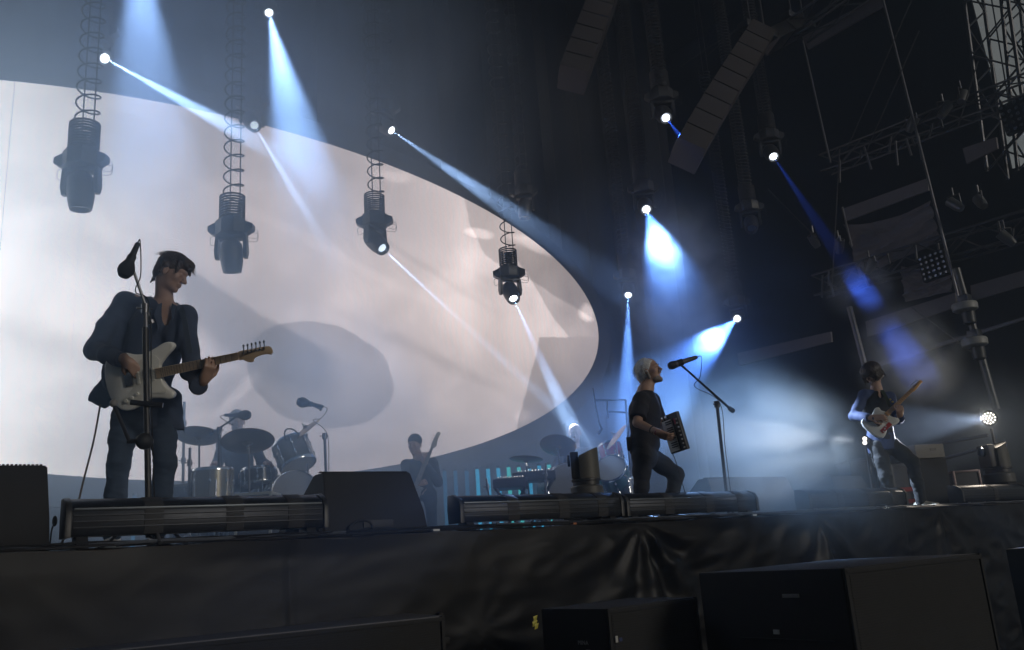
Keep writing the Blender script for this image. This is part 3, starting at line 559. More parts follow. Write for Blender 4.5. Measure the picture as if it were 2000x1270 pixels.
# ---------------------------------------------------------------- singer
def person_singer():
    f = Figure('person', 'grey haired singer in a black t-shirt singing with his mouth wide open', 1262, 880, 7.75); L = f.L
    tee = material('black_cotton', (0.010, 0.010, 0.016), 0.85, var=0.2, bump=0.0008, bscale=200); jeans = material('black_denim', (0.014, 0.015, 0.020), 0.8, var=0.3, vscale=30, bump=0.001, bscale=200)
    hairm = material('grey_hair', (0.70, 0.70, 0.70), 0.5, var=0.45, vscale=90, bump=0.003, bscale=110); beard = material('grey_stubble', (0.24, 0.21, 0.19), 0.7, var=0.4, vscale=120, bump=0.002, bscale=200)
    hc = L(1268, 724, 0); HB = basis((0.90, -0.34, 0.20), (-0.20, -.02, 0.97)); neck = L(1262, 764, .0)
    sN, sF = L(1252, 782, -.13), L(1274, 782, .15); eN, wN = L(1245, 826, -.24), L(1284, 844, -.40); eF, wF = L(1290, 830, .12), L(1318, 845, -.10)
    ch = L(1258, 800, 0); hip = L(1259, 884, 0); hN, hF = L(1254, 893, -.06), L(1268, 890, .08); kN, aN = L(1253, 950, -.04), L(1247, 1012, .0); kF, aF = L(1321, 927, .04), L(1304, 1012, .08)
    kx = .0055; lo = [-.36, -.55, 0]; hi = [.46, .34, 1.80]
    s = Solid(lo, hi, kx); head(s, hc, HB, .98, mouth=.030); s.cap(neck + [-.01, .0, -.03], hc + HB @ np.array([-.02, 0, -.07]), .060, .054, k=.02)
    s.cap(neck + [-.01, 0, 0], ch, .07, .12, k=.04); s.cap(ch, hip, .12, .11, k=.04); s.cap(sN, sF, .05, .05, k=.04)
    s.chain([sN, eN, wN], [.046, .040, .026], k=.015); s.chain([sF, eF, wF], [.044, .038, .026], k=.015)
    for a, e, w in ((hN, kN, aN), (hF, kF, aF)): s.chain([a, e, w], [.075, .052, .036], k=.03)
    hand(s, wN, (0.75, -.18, -0.45), (0.55, 0.75, 0.5), side=1, curl=0.62, sc=1.05); hand(s, wF, (0.45, -.35, -0.5), (-.5, -0.4, 0.5), side=-1, curl=.7, sc=1.0)
    f.part('body', s.mesh('body', skin))
    g = lambda x, y, z: hc + HB @ np.array([x, y, z])
    h = Solid(hc + [-.16, -.14, -.16], hc + [.15, .14, .15], .004); h.ell(g(-.022, 0, .036), (.102, .084, .090), HB, .01); h.ell(g(-.07, 0, -.02), (.05, .07, .07), HB, .03); h.cap(g(-.08, 0, -.03), g(-.085, 0, -.115), .05, .028, k=.03)
    h.ell(g(.075, 0, -.02), (.075, .085, .085), HB, .012, True); h.ell(g(.045, 0, .11), (.035, .035, .055), HB, .01, True); h.ell(g(-.0, -.10, -.018), (.024, .04, .034), HB, .006, True); h.ell(g(-.0, .10, -.018), (.024, .04, .034), HB, .006, True)
    hair = f.part('hair', h.mesh('hair', hairm, fold=.003, fscale=(50, 50, 18), relax=1, seed=5)); st = MB(); rnd = random.Random(8)
    for i in range(600):
        th = rnd.uniform(.6, 2 * PI - .6); z = rnd.uniform(-1.05, .95); r_ = math.sqrt(max(.05, 1 - min(1, z * z))); p0 = np.array([-.03 + .096 * math.cos(th) * r_, .083 * math.sin(th) * r_, .028 + .088 * z])
        if p0[0] > .05: continue
        fl = np.array([-.75, .3 * math.sin(th), -.55 - .3 * (z < 0)]) + np.array([rnd.uniform(-.3, .3) for _ in range(3)]); ln = rnd.uniform(.02, .055)
        st.tube([g(*(p0 + fl * ln * .8 * t + np.array([-.004, 0, 0]))) for t in (0, .4, .75, 1.0)], [.001, .0011, .0009, .0004], 3)
    link('hair_strands', st.mesh('hair_strands', hairm, 60), hair)
    b = Solid(hc + [-.1, -.12, -.20], hc + [.16, .12, .06], .004); b.ell(g(.030, 0, -.090), (.056, .050, .038), HB, .01); b.ell(g(.068, 0, -.112), (.024, .026, .022), HB, .015); b.cap(g(.0, -.066, -.07), g(.0, -.072, -.015), .014, .012, k=.01); b.cap(g(.09, .02, -.045), g(.09, -.02, -.045), .008, .008, k=.006)
    b.ell(g(.098, 0, -.078), (.06, .024, .030), HB, .004, True); b.ell(g(.05, 0, .0), (.075, .075, .048), HB, .01, True); f.part('beard', b.mesh('beard', beard, fold=.0015, fscale=(90, 90, 60), relax=0))
    ey = MB()
    for y in (.031, -.031): ey.tube([g(.089, y - .012, .003), g(.0935, y, -.0005), g(.089, y + .012, .003)], .0016, 5)
    for y in (.03, -.03): ey.tube([g(.088, y - .02, .026), g(.094, y, .031), g(.085, y + .018, .026)], [.002, .0035, .002], 5)
    ey.build('brow', material('dark_brow', (.08, .06, .05), .7), f.root)
    ip = MB(); ip.ball(g(.004, -.083, -.012), .008, 8); ip.tube([g(.004, -.086, -.008), g(-.02, -.088, .012), g(-.03, -.075, -.02), g(-.05, -.06, -.08)], .0018, 5); ip.build('earpiece', material('clear_plastic', (.6, .6, .62), .2), f.root)
    T = Solid(lo, [hi[0], hi[1], 1.62], .0065)
    T.cap(neck + [-.005, 0, -.05], ch + [0, 0, -.02], .085, .128, k=.05, flat=(1, 0, 0), ff=1.0); T.cap(sN, sF, .065, .065, k=.04); T.cap(ch, hip + [-.01, 0, .03], .120, .118, k=.06, flat=(0, 1, 0), ff=.85); T.cap(ch + [.03, 0, -.02], L(1268, 868), .105, .09, k=.05)
    T.cap(sN, (sN + eN) / 2 + (eN - sN) * .28, .070, .074, k=.03); T.cap(sF, (sF + eF) / 2 + (eF - sF) * .2, .066, .068, k=.03)
    d = (eN - sN) / np.linalg.norm(eN - sN); w = sN + (eN - sN) * .80; sl, Xg, Yg, Zg = T._reg(w, w, .14); dd = (Xg - w[0]) * d[0] + (Yg - w[1]) * d[1] + (Zg - w[2]) * d[2]
    rr_ = (Xg - w[0] - dd * d[0]) ** 2 + (Yg - w[1] - dd * d[1]) ** 2 + (Zg - w[2] - dd * d[2]) ** 2; T.F[sl] = np.where((rr_ < .085 ** 2) & (Yg < sN[1] + .05), np.maximum(T.F[sl], dd), T.F[sl]); T.cut((0, 0, hip[2] - .06), (0.05, 0, -1)); T.shell(.020); T.ell(neck + [.01, 0, .062], (.072, .075, .06), None, .01, True)
    f.part('t_shirt', T.mesh('t_shirt', tee, fold=.0055, fscale=(6, 6, 4), seed=11))
    t = Solid([-.34, -.30, 0], [.5, .32, 1.02], .0065); t.cap(hip + [-.01, -.02, .06], hip + [0, -.02, -.04], .108, .112, k=.04, flat=(0, 1, 0), ff=.9)
    t.chain([hN, (hN + kN) / 2, kN, (kN + aN) / 2, aN], [.090, .075, .063, .056, .050], k=.035); t.chain([hF, (hF + kF) / 2, kF, (kF + aF) / 2, aF], [.090, .078, .066, .058, .050], k=.035); t.cut((0, 0, .05), (0, 0, -1))
    f.part('jeans', t.mesh('jeans', jeans, fold=.0022, fscale=(12, 12, 9), seed=3))
    pk = MB(); pk.box(hip + [-.125, -.05, .08], (.045, .09, .12), bev=.01); pk.tube(spline([hip + [-.13, -.05, .14], neck + [-.15, -.04, -.14], neck + [-.085, -.02, -.0], g(-.05, -.06, -.08)]), .003, 5); pk.build('radio_pack', RUBBER(), f.root)
    for wv, rr, cc in ((.0, .033, (.015, .013, .013)), (.03, .031, (.25, .02, .02)), (-.03, .034, (.015, .013, .013))):
        dn = (wN - eN) / np.linalg.norm(wN - eN); c = wN + dn * (wv - .03); Mm = mat4(frame(dn), c); MB(Mm).lathe([(rr - .004, -.006), (rr, -.004), (rr, .004), (rr - .004, .006)], None, 16).build('bracelet', material('bracelet%d' % int(cc[0] * 100), cc, .6), f.root)
    for a, c3 in ((aN, (.02, .02, .02)), (aF, (.02, .02, .02))):
        sh = Solid([a[0] - .1, a[1] - .12, -.01], [a[0] + .26, a[1] + .12, .15], .006); c = np.array([a[0], a[1], .045]); sh.cap(c - [.04, 0, 0], c + [.04, 0, 0], .045, .048, k=.02); sh.cap(c + [.03, 0, -.01], c + [.16, 0, -.014], .044, .032, k=.02); sh.cap(c, c + [0, 0, .06], .045, .045, k=.02); sh.cut((0, 0, 0), (0, 0, -1))
        f.part('shoe', sh.mesh('shoe', material('black_leather', (.02, .02, .02), .3)))
    return f
fs_ = person_singer()
def mini_keyboard():
    # case corners in the photo: top left, top right, bottom right, bottom left
    D = 7.40; tl, tr, br, bl = at_depth(1290, 811, D + .03), at_depth(1319, 808, D - .13), at_depth(1345, 879, D - .13), at_depth(1308, 886, D + .03)
    u = ((bl - tl) + (br - tr)) / 2; Lk = u.length; u.normalize(); v = ((tr - tl) + (br - bl)) / 2; v = (v - u * v.dot(u)); Wk = v.length; v.normalize(); n = u.cross(v)
    if n.dot(Vector(ray(1310, 840))) > 0: n = -n
    M = mat4(Matrix((u, v, n)).transposed(), (tl + tr + bl + br) / 4); blk = material('keyboard_case', (.018, .018, .02), .4); t = thing('keyboard', 'small black keyboard with white keys tilted against the chest of the singer', 'keyboard')
    t.matrix_basis = M
    MB().box((0, 0, -.02), (Lk, Wk, .035), bev=.006).build('case', blk, t); k0, k1 = -Lk / 2 + .045, Lk / 2 - .012; n = 15; w = (k1 - k0) / n; wm = material('white_key', (.75, .75, .72), .3, var=.02); y0 = -Wk / 2 + .008; kl = Wk * .56
    for i in range(n): MB().box((k0 + w * (i + .5), y0 + kl / 2, .003), (w * .90, kl, .012), bev=.0015).build('white_key', wm, t)
    for i in range(n - 1):
        if i % 7 in (0, 1, 3, 4, 5): MB().box((k0 + w * (i + 1), y0 + kl * .70, .012), (w * .55, kl * .6, .012), bev=.0015).build('black_key', blk, t)
    for q in range(2): MB(Matrix.Translation((-Lk / 2 + .022, -Wk / 2 + .03 + q * .045, 0))).lathe([(.001, .016), (.014, .014), (.016, -.003)], None, 14).build('pitch_wheel', CHROME(), t)
    for q in range(8): MB(Matrix.Translation((-Lk / 2 + .06 + q * .035, Wk / 2 - .02, 0))).lathe([(.001, .014), (.006, .013), (.008, -.002)], None, 10).build('knob', material('grey_plastic', (.25, .25, .26), .4), t)
    MB().box((-Lk / 2 + .075, Wk / 2 - .045, -.001), (.05, .016, .003)).build('display', material('red_display', (.35, .02, .06), .3), t, 0)
    MB().tube([(Lk / 2 - .02, -Wk / 2 + .01, -.01), (Lk / 2 + .06, -Wk / 2 + .0, -.03), (Lk / 2 + .35, -Wk / 2 - .02, -.05)], .0035, 6).build('lead', RUBBER(), t)
mini_keyboard()

# ---------------------------------------------------------------- second guitarist, hair flying
def person_lean():
    f = Figure('person', 'guitarist with a dark bob of hair leaning back in a blue shirt and dark vest', 1735, 900, 9.9); L = f.L
    blue = material('blue_shirt_cloth', (0.025, 0.045, 0.12), .8, bump=.0008, bscale=200); dark = material('dark_vest_cloth', (.012, .014, .018), .85); jeans = material('charcoal_trousers', (.018, .021, .024), .85, var=.3, vscale=30); hairm = material('dark_brown_hair', (.028, .017, .012), .45, var=.5, vscale=60, bump=.003, bscale=90)
    hc = L(1703, 729, 0); HB = basis((-.55, -.62, -.42), (-.1, -.15, .98)); neck = L(1712, 762, .02); sR, sL = L(1688, 772, .0), L(1737, 776, .06); eR, wR = L(1668, 812, -.05), L(1703, 816, -.42); eL, wL = L(1754, 818, -.04), L(1757, 810, -.36)
    ch = L(1710, 790, .02); hip = L(1724, 862, .02); hA, hB = L(1714, 872, 0), L(1740, 868, .04); kA, aA = L(1729, 930, -.06), L(1742, 988, 0); kB, aB = L(1783, 903, -.05), L(1800, 982, .0)
    lo = [-.50, -.5, 0]; hi = [.52, .32, 1.86]; s = Solid(lo, hi, .0065); head(s, hc, HB, 1.0); s.cap(neck, hc + HB @ np.array([-.02, 0, -.06]), .056, .052, k=.02); s.cap(neck, ch, .06, .12, k=.04, flat=(0, 1, 0), ff=1.2); s.cap(ch, hip, .12, .1, k=.04); s.cap(sR, sL, .05, .05, k=.03)
    for a, e, w in ((sR, eR, wR), (sL, eL, wL)): s.chain([a, e, w], [.045, .038, .026], k=.015)
    for a, e, w in ((hA, kA, aA), (hB, kB, aB)): s.chain([a, e, w], [.07, .05, .034], k=.03)
    hand(s, wR, (.9, -.05, -.1), (.1, .9, -.3), side=1, curl=.45, sc=1.05); hand(s, wL + np.array([0, .0, -.02]), (0.05, -.7, .6), (-.4, .5, .7), side=1, curl=.9, sc=1.05); f.part('body', s.mesh('body', skin))
    g = lambda x, y, z: hc + HB @ np.array([x, y, z]); h = Solid(hc + [-.2, -.2, -.2], hc + [.2, .2, .18], .005); h.ell(g(-.01, 0, .03), (.118, .108, .105), HB, .01); h.ell(g(.0, .0, -.04), (.112, .112, .075), HB, .02); h.ell(g(.03, 0, .04), (.1, .1, .08), HB, .02); h.ell(g(.09, 0, -.07), (.07, .065, .07), HB, .015, True); h.ell(g(0, 0, -.13), (.13, .13, .05), HB, .01, True)
    hair = f.part('hair', h.mesh('hair', hairm, fold=.004, fscale=(45, 45, 10), relax=1)); st = MB(); rnd = random.Random(5)
    for i in range(150):
        th = rnd.uniform(0, 2 * PI); p0 = np.array([.112 * math.cos(th), .112 * math.sin(th), rnd.uniform(-.06, .03)]); fl = np.array([.15 * math.cos(th), .15 * math.sin(th), -1]) + np.array([rnd.uniform(-.2, .2) for _ in range(3)]); ln = rnd.uniform(.03, .07); st.tube([g(*(p0 + fl * ln * t)) for t in (0, .5, 1)], [.002, .002, .0006], 3)
    link('hair_strands', st.mesh('hair_strands', hairm, 60), hair)
    T = Solid(lo, [hi[0], hi[1], 1.66], .007); T.cap(sR, sL, .062, .062, k=.03); T.cap(ch, hip + [0, 0, .03], .15, .13, k=.05, flat=(0, 1, 0), ff=1.2); T.cap(hip + [-.02, 0, .05], hip + [-.03, 0, -.06], .14, .155, k=.04, flat=(0, 1, 0), ff=1.2)
    T.chain([sR, eR, wR + [-.02, .01, 0]], [.062, .056, .045], k=.03); T.chain([sL, eL, wL + [-.0, .03, -.03]], [.062, .056, .048], k=.03); T.cut(hip + [0, 0, -.11], (.1, 0, -1)); T.shell(.02); T.ell(neck + [0, -.03, .05], (.06, .07, .07), None, .01, True); T.ell(neck + [.02, -.14, -.06], (.05, .10, .12), None, .02, True); f.part('shirt', T.mesh('shirt', blue, fold=.005, fscale=(7, 7, 4), seed=6))
    V = Solid(lo, [hi[0], hi[1], 1.66], .0075); V.cap(neck + [-.01, 0, -.1], ch, .10, .145, k=.04, flat=(0, 1, 0), ff=1.1); V.cap(ch, hip + [0, 0, .02], .148, .13, k=.04, flat=(0, 1, 0), ff=1.08); V.cut(hip + [0, 0, .0], (0, 0, -1)); V.ell(neck + [.03, -.14, -.02], (.035, .09, .10), None, .01, True); f.part('vest', V.mesh('vest', dark, fold=.004, fscale=(7, 7, 4), seed=8))
    t = Solid([-.3, -.3, 0], [.5, .3, 1.05], .007); t.cap(hip + [0, 0, .02], (hA + hB) / 2, .12, .115, k=.04, flat=(0, 1, 0), ff=1.2)
    for a, e, w in ((hA, kA, aA), (hB, kB, aB)): t.chain([a, (a + e) / 2, e, (e + w) / 2, w], [.092, .084, .068, .062, .058], k=.035)
    t.cut((0, 0, .05), (0, 0, -1)); f.part('trousers', t.mesh('trousers', jeans, fold=.0035, fscale=(9, 9, 9), seed=9))
    for a, dx in ((aA, .3), (aB, 1)):
        d = np.array([dx, -.5, 0]); d /= np.linalg.norm(d); sh = Solid([a[0] - .2, a[1] - .25, -.01], [a[0] + .25, a[1] + .2, .15], .007); c = np.array([a[0], a[1], .045]); sh.cap(c - d * .05, c + d * .03, .046, .048, k=.02); sh.cap(c + d * .03, c + d * .16 - [0, 0, .012], .046, .034, k=.02); sh.cap(c, c + [0, 0, .06], .045, .045, k=.02); sh.cut((0, 0, 0), (0, 0, -1)); f.part('shoe', sh.mesh('shoe', material('pale_trainer', (.4, .38, .3), .6)))
    bp = MB(); p = L(1733, 781, -.10)
    for (a, b) in ((0, 0), (.03, .02), (-.03, .015), (.05, -.01), (.0, .035)): bp.ball(p + [a, -.0, b - .02], (.014, .006, .011), 8)
    bp.build('embroidery', material('yellow_embroidery', (.45, .36, .05), .8), f.root)
person_lean()
G2 = guitar_frame(at_depth(1722, 820, 9.53), at_depth(1815, 730, 9.59), Vector(-ray(1740, 800)) + Vector((-.1, 0, .1)))
guitar('electric_guitar', 'white and red slab electric guitar with amber maple neck pointing steeply up', 'guitar', G2, 'slab', (.72, .73, .70), (.55, .56, .54), (.70, .38, .12), sc=.88)
# straps
def strap(name, label, pts, mt, w=.05):
    P_ = spline(pts, 6); vs = []; fs = []
    for i, p in enumerate(P_):
        d = (P_[min(i + 1, len(P_) - 1)] - P_[max(i - 1, 0)]).normalized(); v = d.cross(Vector(_H)).normalized() * w / 2; nn = d.cross(v).normalized() * .002; vs += [p - v - nn, p + v - nn, p + v + nn, p - v + nn]
    for i in range(len(P_) - 1):
        for k in range(4): fs.append((i * 4 + k, i * 4 + (k + 1) % 4, i * 4 + 4 + (k + 1) % 4, i * 4 + 4 + k))
    return tag(MB().add(vs, fs).build(name, mt), label, 'guitar strap')
strap('guitar_strap', 'grey strap running down the jacket front of the guitarist with the cream guitar', [at_depth(352, 598, 5.51), at_depth(360, 625, 5.42), at_depth(366, 660, 5.37), at_depth(371, 690, 5.32)], material('grey_webbing', (.06, .075, .10), .7), .035)
strap('guitar_strap', 'green and black strap over the shoulder of the guitarist leaning back', [at_depth(1722, 762, 9.81), at_depth(1731, 776, 9.72), at_depth(1738, 795, 9.60)], material('green_webbing', (.03, .05, .03), .7), .04)
# ---------------------------------------------------------------- people at the back
def person_small(label, px, py, depth, head_px, hb, sh_l, sh_r, chest, colour, hair=None, arms=(), pose='stand', h=.008):
    f = Figure('person', label, px, py, depth); L = f.L; hc = L(*head_px); HB = basis(*hb); a, b = L(*sh_l), L(*sh_r); c = L(*chest); neck = (a + b) / 2 + [0, 0, .02]
    lo = np.minimum(np.minimum(a, b), c) - [.55, .65, .6]; hi = np.maximum(np.maximum(a, b), hc) + [.55, .35, .22]; lo[2] = max(0, c[2] - .9)
    s = Solid(lo, hi, h); head(s, hc, HB, 1.0, k=.015); s.cap(neck, hc + HB @ np.array([-.02, 0, -.06]), .062, .055, k=.02); s.cap(neck, c, .07, .12, k=.04); s.cap(a, b, .05, .05, k=.03)
    for (sp, e, w, fd, pn) in arms:
        s.chain([a if sp == 'l' else b, L(*e), L(*w)], [.045, .038, .026], k=.015); hand(s, L(*w), fd, pn, side=1 if sp == 'l' else -1, curl=.8)
    f.part('body', s.mesh('body', skin))
    T = Solid(lo, hi - [0, 0, .2], h); T.cap(a, b, .062, .062, k=.03); T.cap((a + b) / 2 - [0, 0, .08], c, .15, .14, k=.05, flat=(0, 1, 0), ff=1.25)
    for (sp, e, w, fd, pn) in arms:
        q = a if sp == 'l' else b; e_ = L(*e); w_ = L(*w); T.chain([q, e_, w_ - (w_ - e_) * .12], [.060, .052, .042], k=.03)
    if pose == 'stand':
        for dx in (-.1, .1): T.chain([c + [dx, 0, -.08], [c[0] + dx * 1.1, c[1], .5], [c[0] + dx * 1.2, c[1], .02]], [.09, .07, .055], k=.04)
    else:
        for dx in (-.16, .16): T.chain([c + [dx * .5, 0, -.05], c + [dx * 1.6, -.42, .0], [c[0] + dx * 1.6, c[1] - .45, .06]], [.09, .075, .055], k=.04)
    T.ell(neck + [0, -.02, .05], (.065, .07, .06), None, .01, True); f.part('clothes', T.mesh('clothes', material(colour[0], colour[1], .85, bump=.0008, bscale=200), fold=.004, fscale=(7, 7, 5), seed=px))
    if hair:
        H = Solid(hc - .16, hc + .18, .006); g = lambda x, y, z: hc + HB @ np.array([x, y, z]); H.ell(g(-.014, 0, .042), (.103, .085, .088), HB, .01); H.ell(g(.06, 0, -.03), (.075, .08, .075), HB, .012, True); H.ell(g(0, .10, -.02), (.026, .03, .035), HB, .006, True); H.ell(g(0, -.10, -.02), (.026, .03, .035), HB, .006, True)
        f.part('hair', H.mesh('hair', material(hair[0], hair[1], .6, var=.4, vscale=60), fold=.002, fscale=(60, 60, 20)))
    return f
person_small('bass guitarist in a dark long sleeved top standing behind the wedge monitor', 822, 940, 10.6, (810, 868, 0), ((-.35, -.9, -.18), (0, -.15, 1)), (793, 908, 0), (845, 905, 0.03), (822, 955, 0), ('dark_top_cloth', (.018, .02, .026)), ('black_hair', (.015, .012, .01)), [('l', (792, 945, -.1), (814, 948, -.3), (.9, -.1, .3), (0, 1, 0)), ('r', (856, 942, -.02), (831, 905, -.28), (0, -.4, .9), (-.3, .8, .3))])
person_small('drummer hidden behind big cymbals at the sparkle drum kit', 470, 930, 9.4, (463, 823, 0), ((.1, -.95, -.2), (0, -.2, 1)), (435, 868, 0), (497, 868, 0), (470, 935, 0), ('navy_top_cloth', (.02, .03, .055)), ('short_grey_hair', (.2, .19, .18)), [('l', (425, 905, -.05), (420, 905, -.35), (.2, -.9, 0), (0, 0, -1)), ('r', (512, 905, -.1), (520, 905, -.4), (.2, -.9, 0), (0, 0, -1))], 'sit')
person_small('bald drummer lit from above behind the floor standing moving light', 1123, 930, 11.2, (1123, 846, 0), ((-.05, -.96, -.22), (0, -.2, 1)), (1096, 884, 0), (1150, 884, 0), (1123, 940, 0), ('pale_blue_shirt', (.22, .25, .32)), None, [('l', (1086, 915, -.1), (1098, 925, -.4), (.2, -.9, 0), (0, 0, -1)), ('r', (1160, 915, -.1), (1150, 925, -.4), (-.2, -.9, 0), (0, 0, -1))], 'sit')
GB = guitar_frame(at_depth(806, 962, 10.2), at_depth(852, 856, 10.15), Vector(-ray(830, 900)))
guitar('bass_guitar', 'dark bass guitar with a pale headstock and four tuning pegs held by the bassist', 'bass guitar', GB, 'bass', (.05, .04, .04), (.3, .3, .3), (.35, .33, .3), sc=.80, n_str=4, head_c=(.7, .68, .62))
strap('guitar_strap', 'pinkish strap across the chest of the bass guitarist', [at_depth(838, 884, 10.5), at_depth(832, 900, 10.38), at_depth(822, 925, 10.3), at_depth(815, 945, 10.25)], material('pink_strap', (.20, .15, .14), .7), .06)

# ---------------------------------------------------------------- stands and microphones
STEEL = lambda: material('dark_steel', (.05, .05, .055), .35, .7)
def tripod(t, base, top, r=.012, spread=.27, leg_h=.22, mt=None):
    mt = mt or STEEL(); b = Vector(base); MB().tube([b + Vector((0, 0, .06)), top], r, 10).build('pole', mt, t); k = b + Vector((0, 0, leg_h)); MB().tube([k - Vector((0, 0, .025)), k + Vector((0, 0, .025))], r * 2, 10).build('clutch', mt, t)
    for i in range(3):
        a = .5 + i * 2 * PI / 3; lg = MB(); lg.tube([k, b + Vector((math.cos(a) * spread, math.sin(a) * spread, .012))], r * .8, 8); l = lg.build('leg', mt, t); MB().ball(b + Vector((math.cos(a) * spread, math.sin(a) * spread, .012)), .014, 8).build('rubber_foot', RUBBER(), l)
def mic_body(t, p, d, sc=1.0, foam=False, col=(.05, .05, .055)):
    """p: middle of the grille; d: the way the handle points away from it"""
    M = mat4(frame(d), p); bodym = material('mic_body%d' % int(col[0] * 1000), col, .35, .4); gr = material('mic_grille', (.035, .035, .038), .55, .3, bump=.003, bscale=400)
    if foam: MB(M).lathe([(.001, -.045 * sc), (.026 * sc, -.036 * sc), (.040 * sc, -.01 * sc), (.040 * sc, .015 * sc), (.028 * sc, .045 * sc), (.02 * sc, .06 * sc)], None, 18).build('windshield', material('foam', (.02, .02, .022), .95, bump=.003, bscale=200), t)
    else: MB(M).lathe([(.001, -.028 * sc), (.018 * sc, -.022 * sc), (.026 * sc, -.004 * sc), (.026 * sc, .010 * sc), (.022 * sc, .026 * sc)], None, 18).build('grille', gr, t)
    MB(M).lathe([(.022 * sc, .024 * sc), (.024 * sc, .028 * sc), (.023 * sc, .036 * sc), (.019 * sc, .045 * sc), (.013 * sc, .16 * sc), (.011 * sc, .17 * sc), (.001, .17 * sc)], None, 16).build('mic_body', bodym, t)
    return Vector(p) + Vector(d).normalized() * .17 * sc
def boom_stand(name, label, base, elbow, tip, tail, mic_dir, foam=False, sc=1.0, group=None, cable=True, col=(.05, .05, .055), mt=None):
    """base on the floor, elbow where the boom sits, tip where the microphone is, tail the counter end of the boom"""
    base, elbow, tip, tail = map(Vector, (base, elbow, tip, tail)); t = thing(name, label, 'microphone stand', base, group=group); off = -base
    q = lambda v: v + off
    tripod(t, q(base), q(elbow), r=.011 * sc, mt=mt); m_ = mt or STEEL(); MB().tube([q(tail), q(tail).lerp(q(tip), .06), q(tail).lerp(q(tip), .061), q(tip) + Vector(mic_dir).normalized() * .07], [.016 * sc, .016 * sc, .0085 * sc, .007 * sc], 10).build('boom', m_, t)
    MB().tube([q(elbow) - Vector((0, 0, .04)), q(elbow) + Vector((0, 0, .02))], .019 * sc, 12).build('clutch', m_, t); MB().tube([q(elbow) + Vector((-.05, 0, -.01)), q(elbow) + Vector((.04, 0, -.01))], .006, 8).build('wing_screw', m_, t)
    c = q(tip) + Vector(mic_dir).normalized() * .075; MB(mat4(frame(mic_dir), c)).lathe([(.022 * sc, -.03), (.022 * sc, .03), (.016 * sc, .032)], None, 14).build('mic_clip', RUBBER(), t)
    m = thing('microphone', label.split(' on ')[0] if False else 'microphone', 'microphone') if False else t
    e = mic_body(t, q(tip), mic_dir, sc, foam, col)
    if cable:
        mid = q(elbow).lerp(q(tip), .5); MB().tube(spline([e, e + Vector(mic_dir).normalized() * .04 + Vector((0, 0, -.02)), mid.lerp(e, .5) + Vector((.02, -.02, -.06)), mid + Vector((0, 0, -.02)), q(elbow) + Vector((.02, -.02, .0)), q(elbow).lerp(q(base), .4) + Vector((.02, -.025, 0)), q(base) + Vector((.03, -.03, .02))]), .0035, 6).build('mic_cable', RUBBER(), t)
    return t
D = at_depth
# stand in front of the left guitarist: thick post, short boom, foam covered mic
b0 = D(291, 1062, 5.02); b0.z = STAGE_Z; el = D(283, 640, 5.02)
boom_stand('microphone_stand', 'tall black microphone stand in front of the suited guitarist with a foam covered mic', b0, D(284, 600, 5.02), D(246, 528, 4.94), D(297, 632, 5.04), D(262, 492, 4.98) - D(246, 528, 4.94), True, 1.2, mt=material('mid_grey_steel', (.16, .16, .17), .35, .6))
st1 = thing('stand_bracket', 'black clamp bracket with a tilted knob bar fixed low on the guitarist microphone stand', 'stand bracket', b0)
for nm, pts, r in (('arm', [D(222, 790, 4.96), D(252, 860, 4.96)], .012), ('arm', [D(248, 862, 4.96), D(300, 862, 5.00)], .014), ('tray', [D(255, 786, 4.96), D(318, 792, 5.00)], .016)): MB().tube([p - b0 for p in pts], r, 10).build(nm, STEEL(), st1)
MB().tube([D(284, 640, 5.00) - b0, D(291, 1050, 5.00) - b0], .018, 12).build('post', BLACK(), st1); MB().ball(D(222, 788, 4.96) - b0, .024, 12).build('knob', material('grey_rubber', (.22, .21, .2), .6), st1); MB().ball(D(282, 862, 4.98) - b0, (.05, .045, .05), 12).build('clamp', RUBBER(), st1)
lead_base = D(196, 788, 5.3)
tag(MB().tube(spline([D(196, 790, 5.45), D(183, 860, 5.4), D(164, 935, 5.3), D(147, 1000, 5.15), D(118, 1066, 4.95)]), .006, 8).build('guitar_lead', material('grey_braided_lead', (.12, .10, .09), .6), None), 'guitar lead running from the cream guitar down to the stage edge', 'guitar lead')
# singer's stand
bs = D(1424, 1010, 8.2); bs.z = STAGE_Z
boom_stand('microphone_stand', 'black boom microphone stand holding the microphone in front of the singer', bs, D(1400, 788, 8.2), D(1312, 714, 7.72), D(1432, 803, 8.27), D(1345, 703, 7.72) - D(1312, 714, 7.72), False, 1.45, col=(.12, .12, .13))
# mic stands around drum kit 1
p = D(640, 960, 8.6); p.z = STAGE_Z
boom_stand('microphone_stand', 'tall bent microphone stand with a foam covered mic above the sparkle tom', p, D(634, 850, 8.6), D(590, 786, 8.6), D(628, 800, 8.6), D(610, 790, 8.6) - D(590, 786, 8.6), True, 1.3, mt=material('mid_grey_steel', (.16, .16, .17), .35, .6))
p = D(428, 985, 8.5); p.z = STAGE_Z
boom_stand('microphone_stand', 'microphone stand with a black foam mic in front of the face of the drummer', p, D(428, 838, 8.5), D(480, 811, 8.5), D(410, 848, 8.5), D(455, 811, 8.5) - D(480, 811, 8.5), True, 1.25)
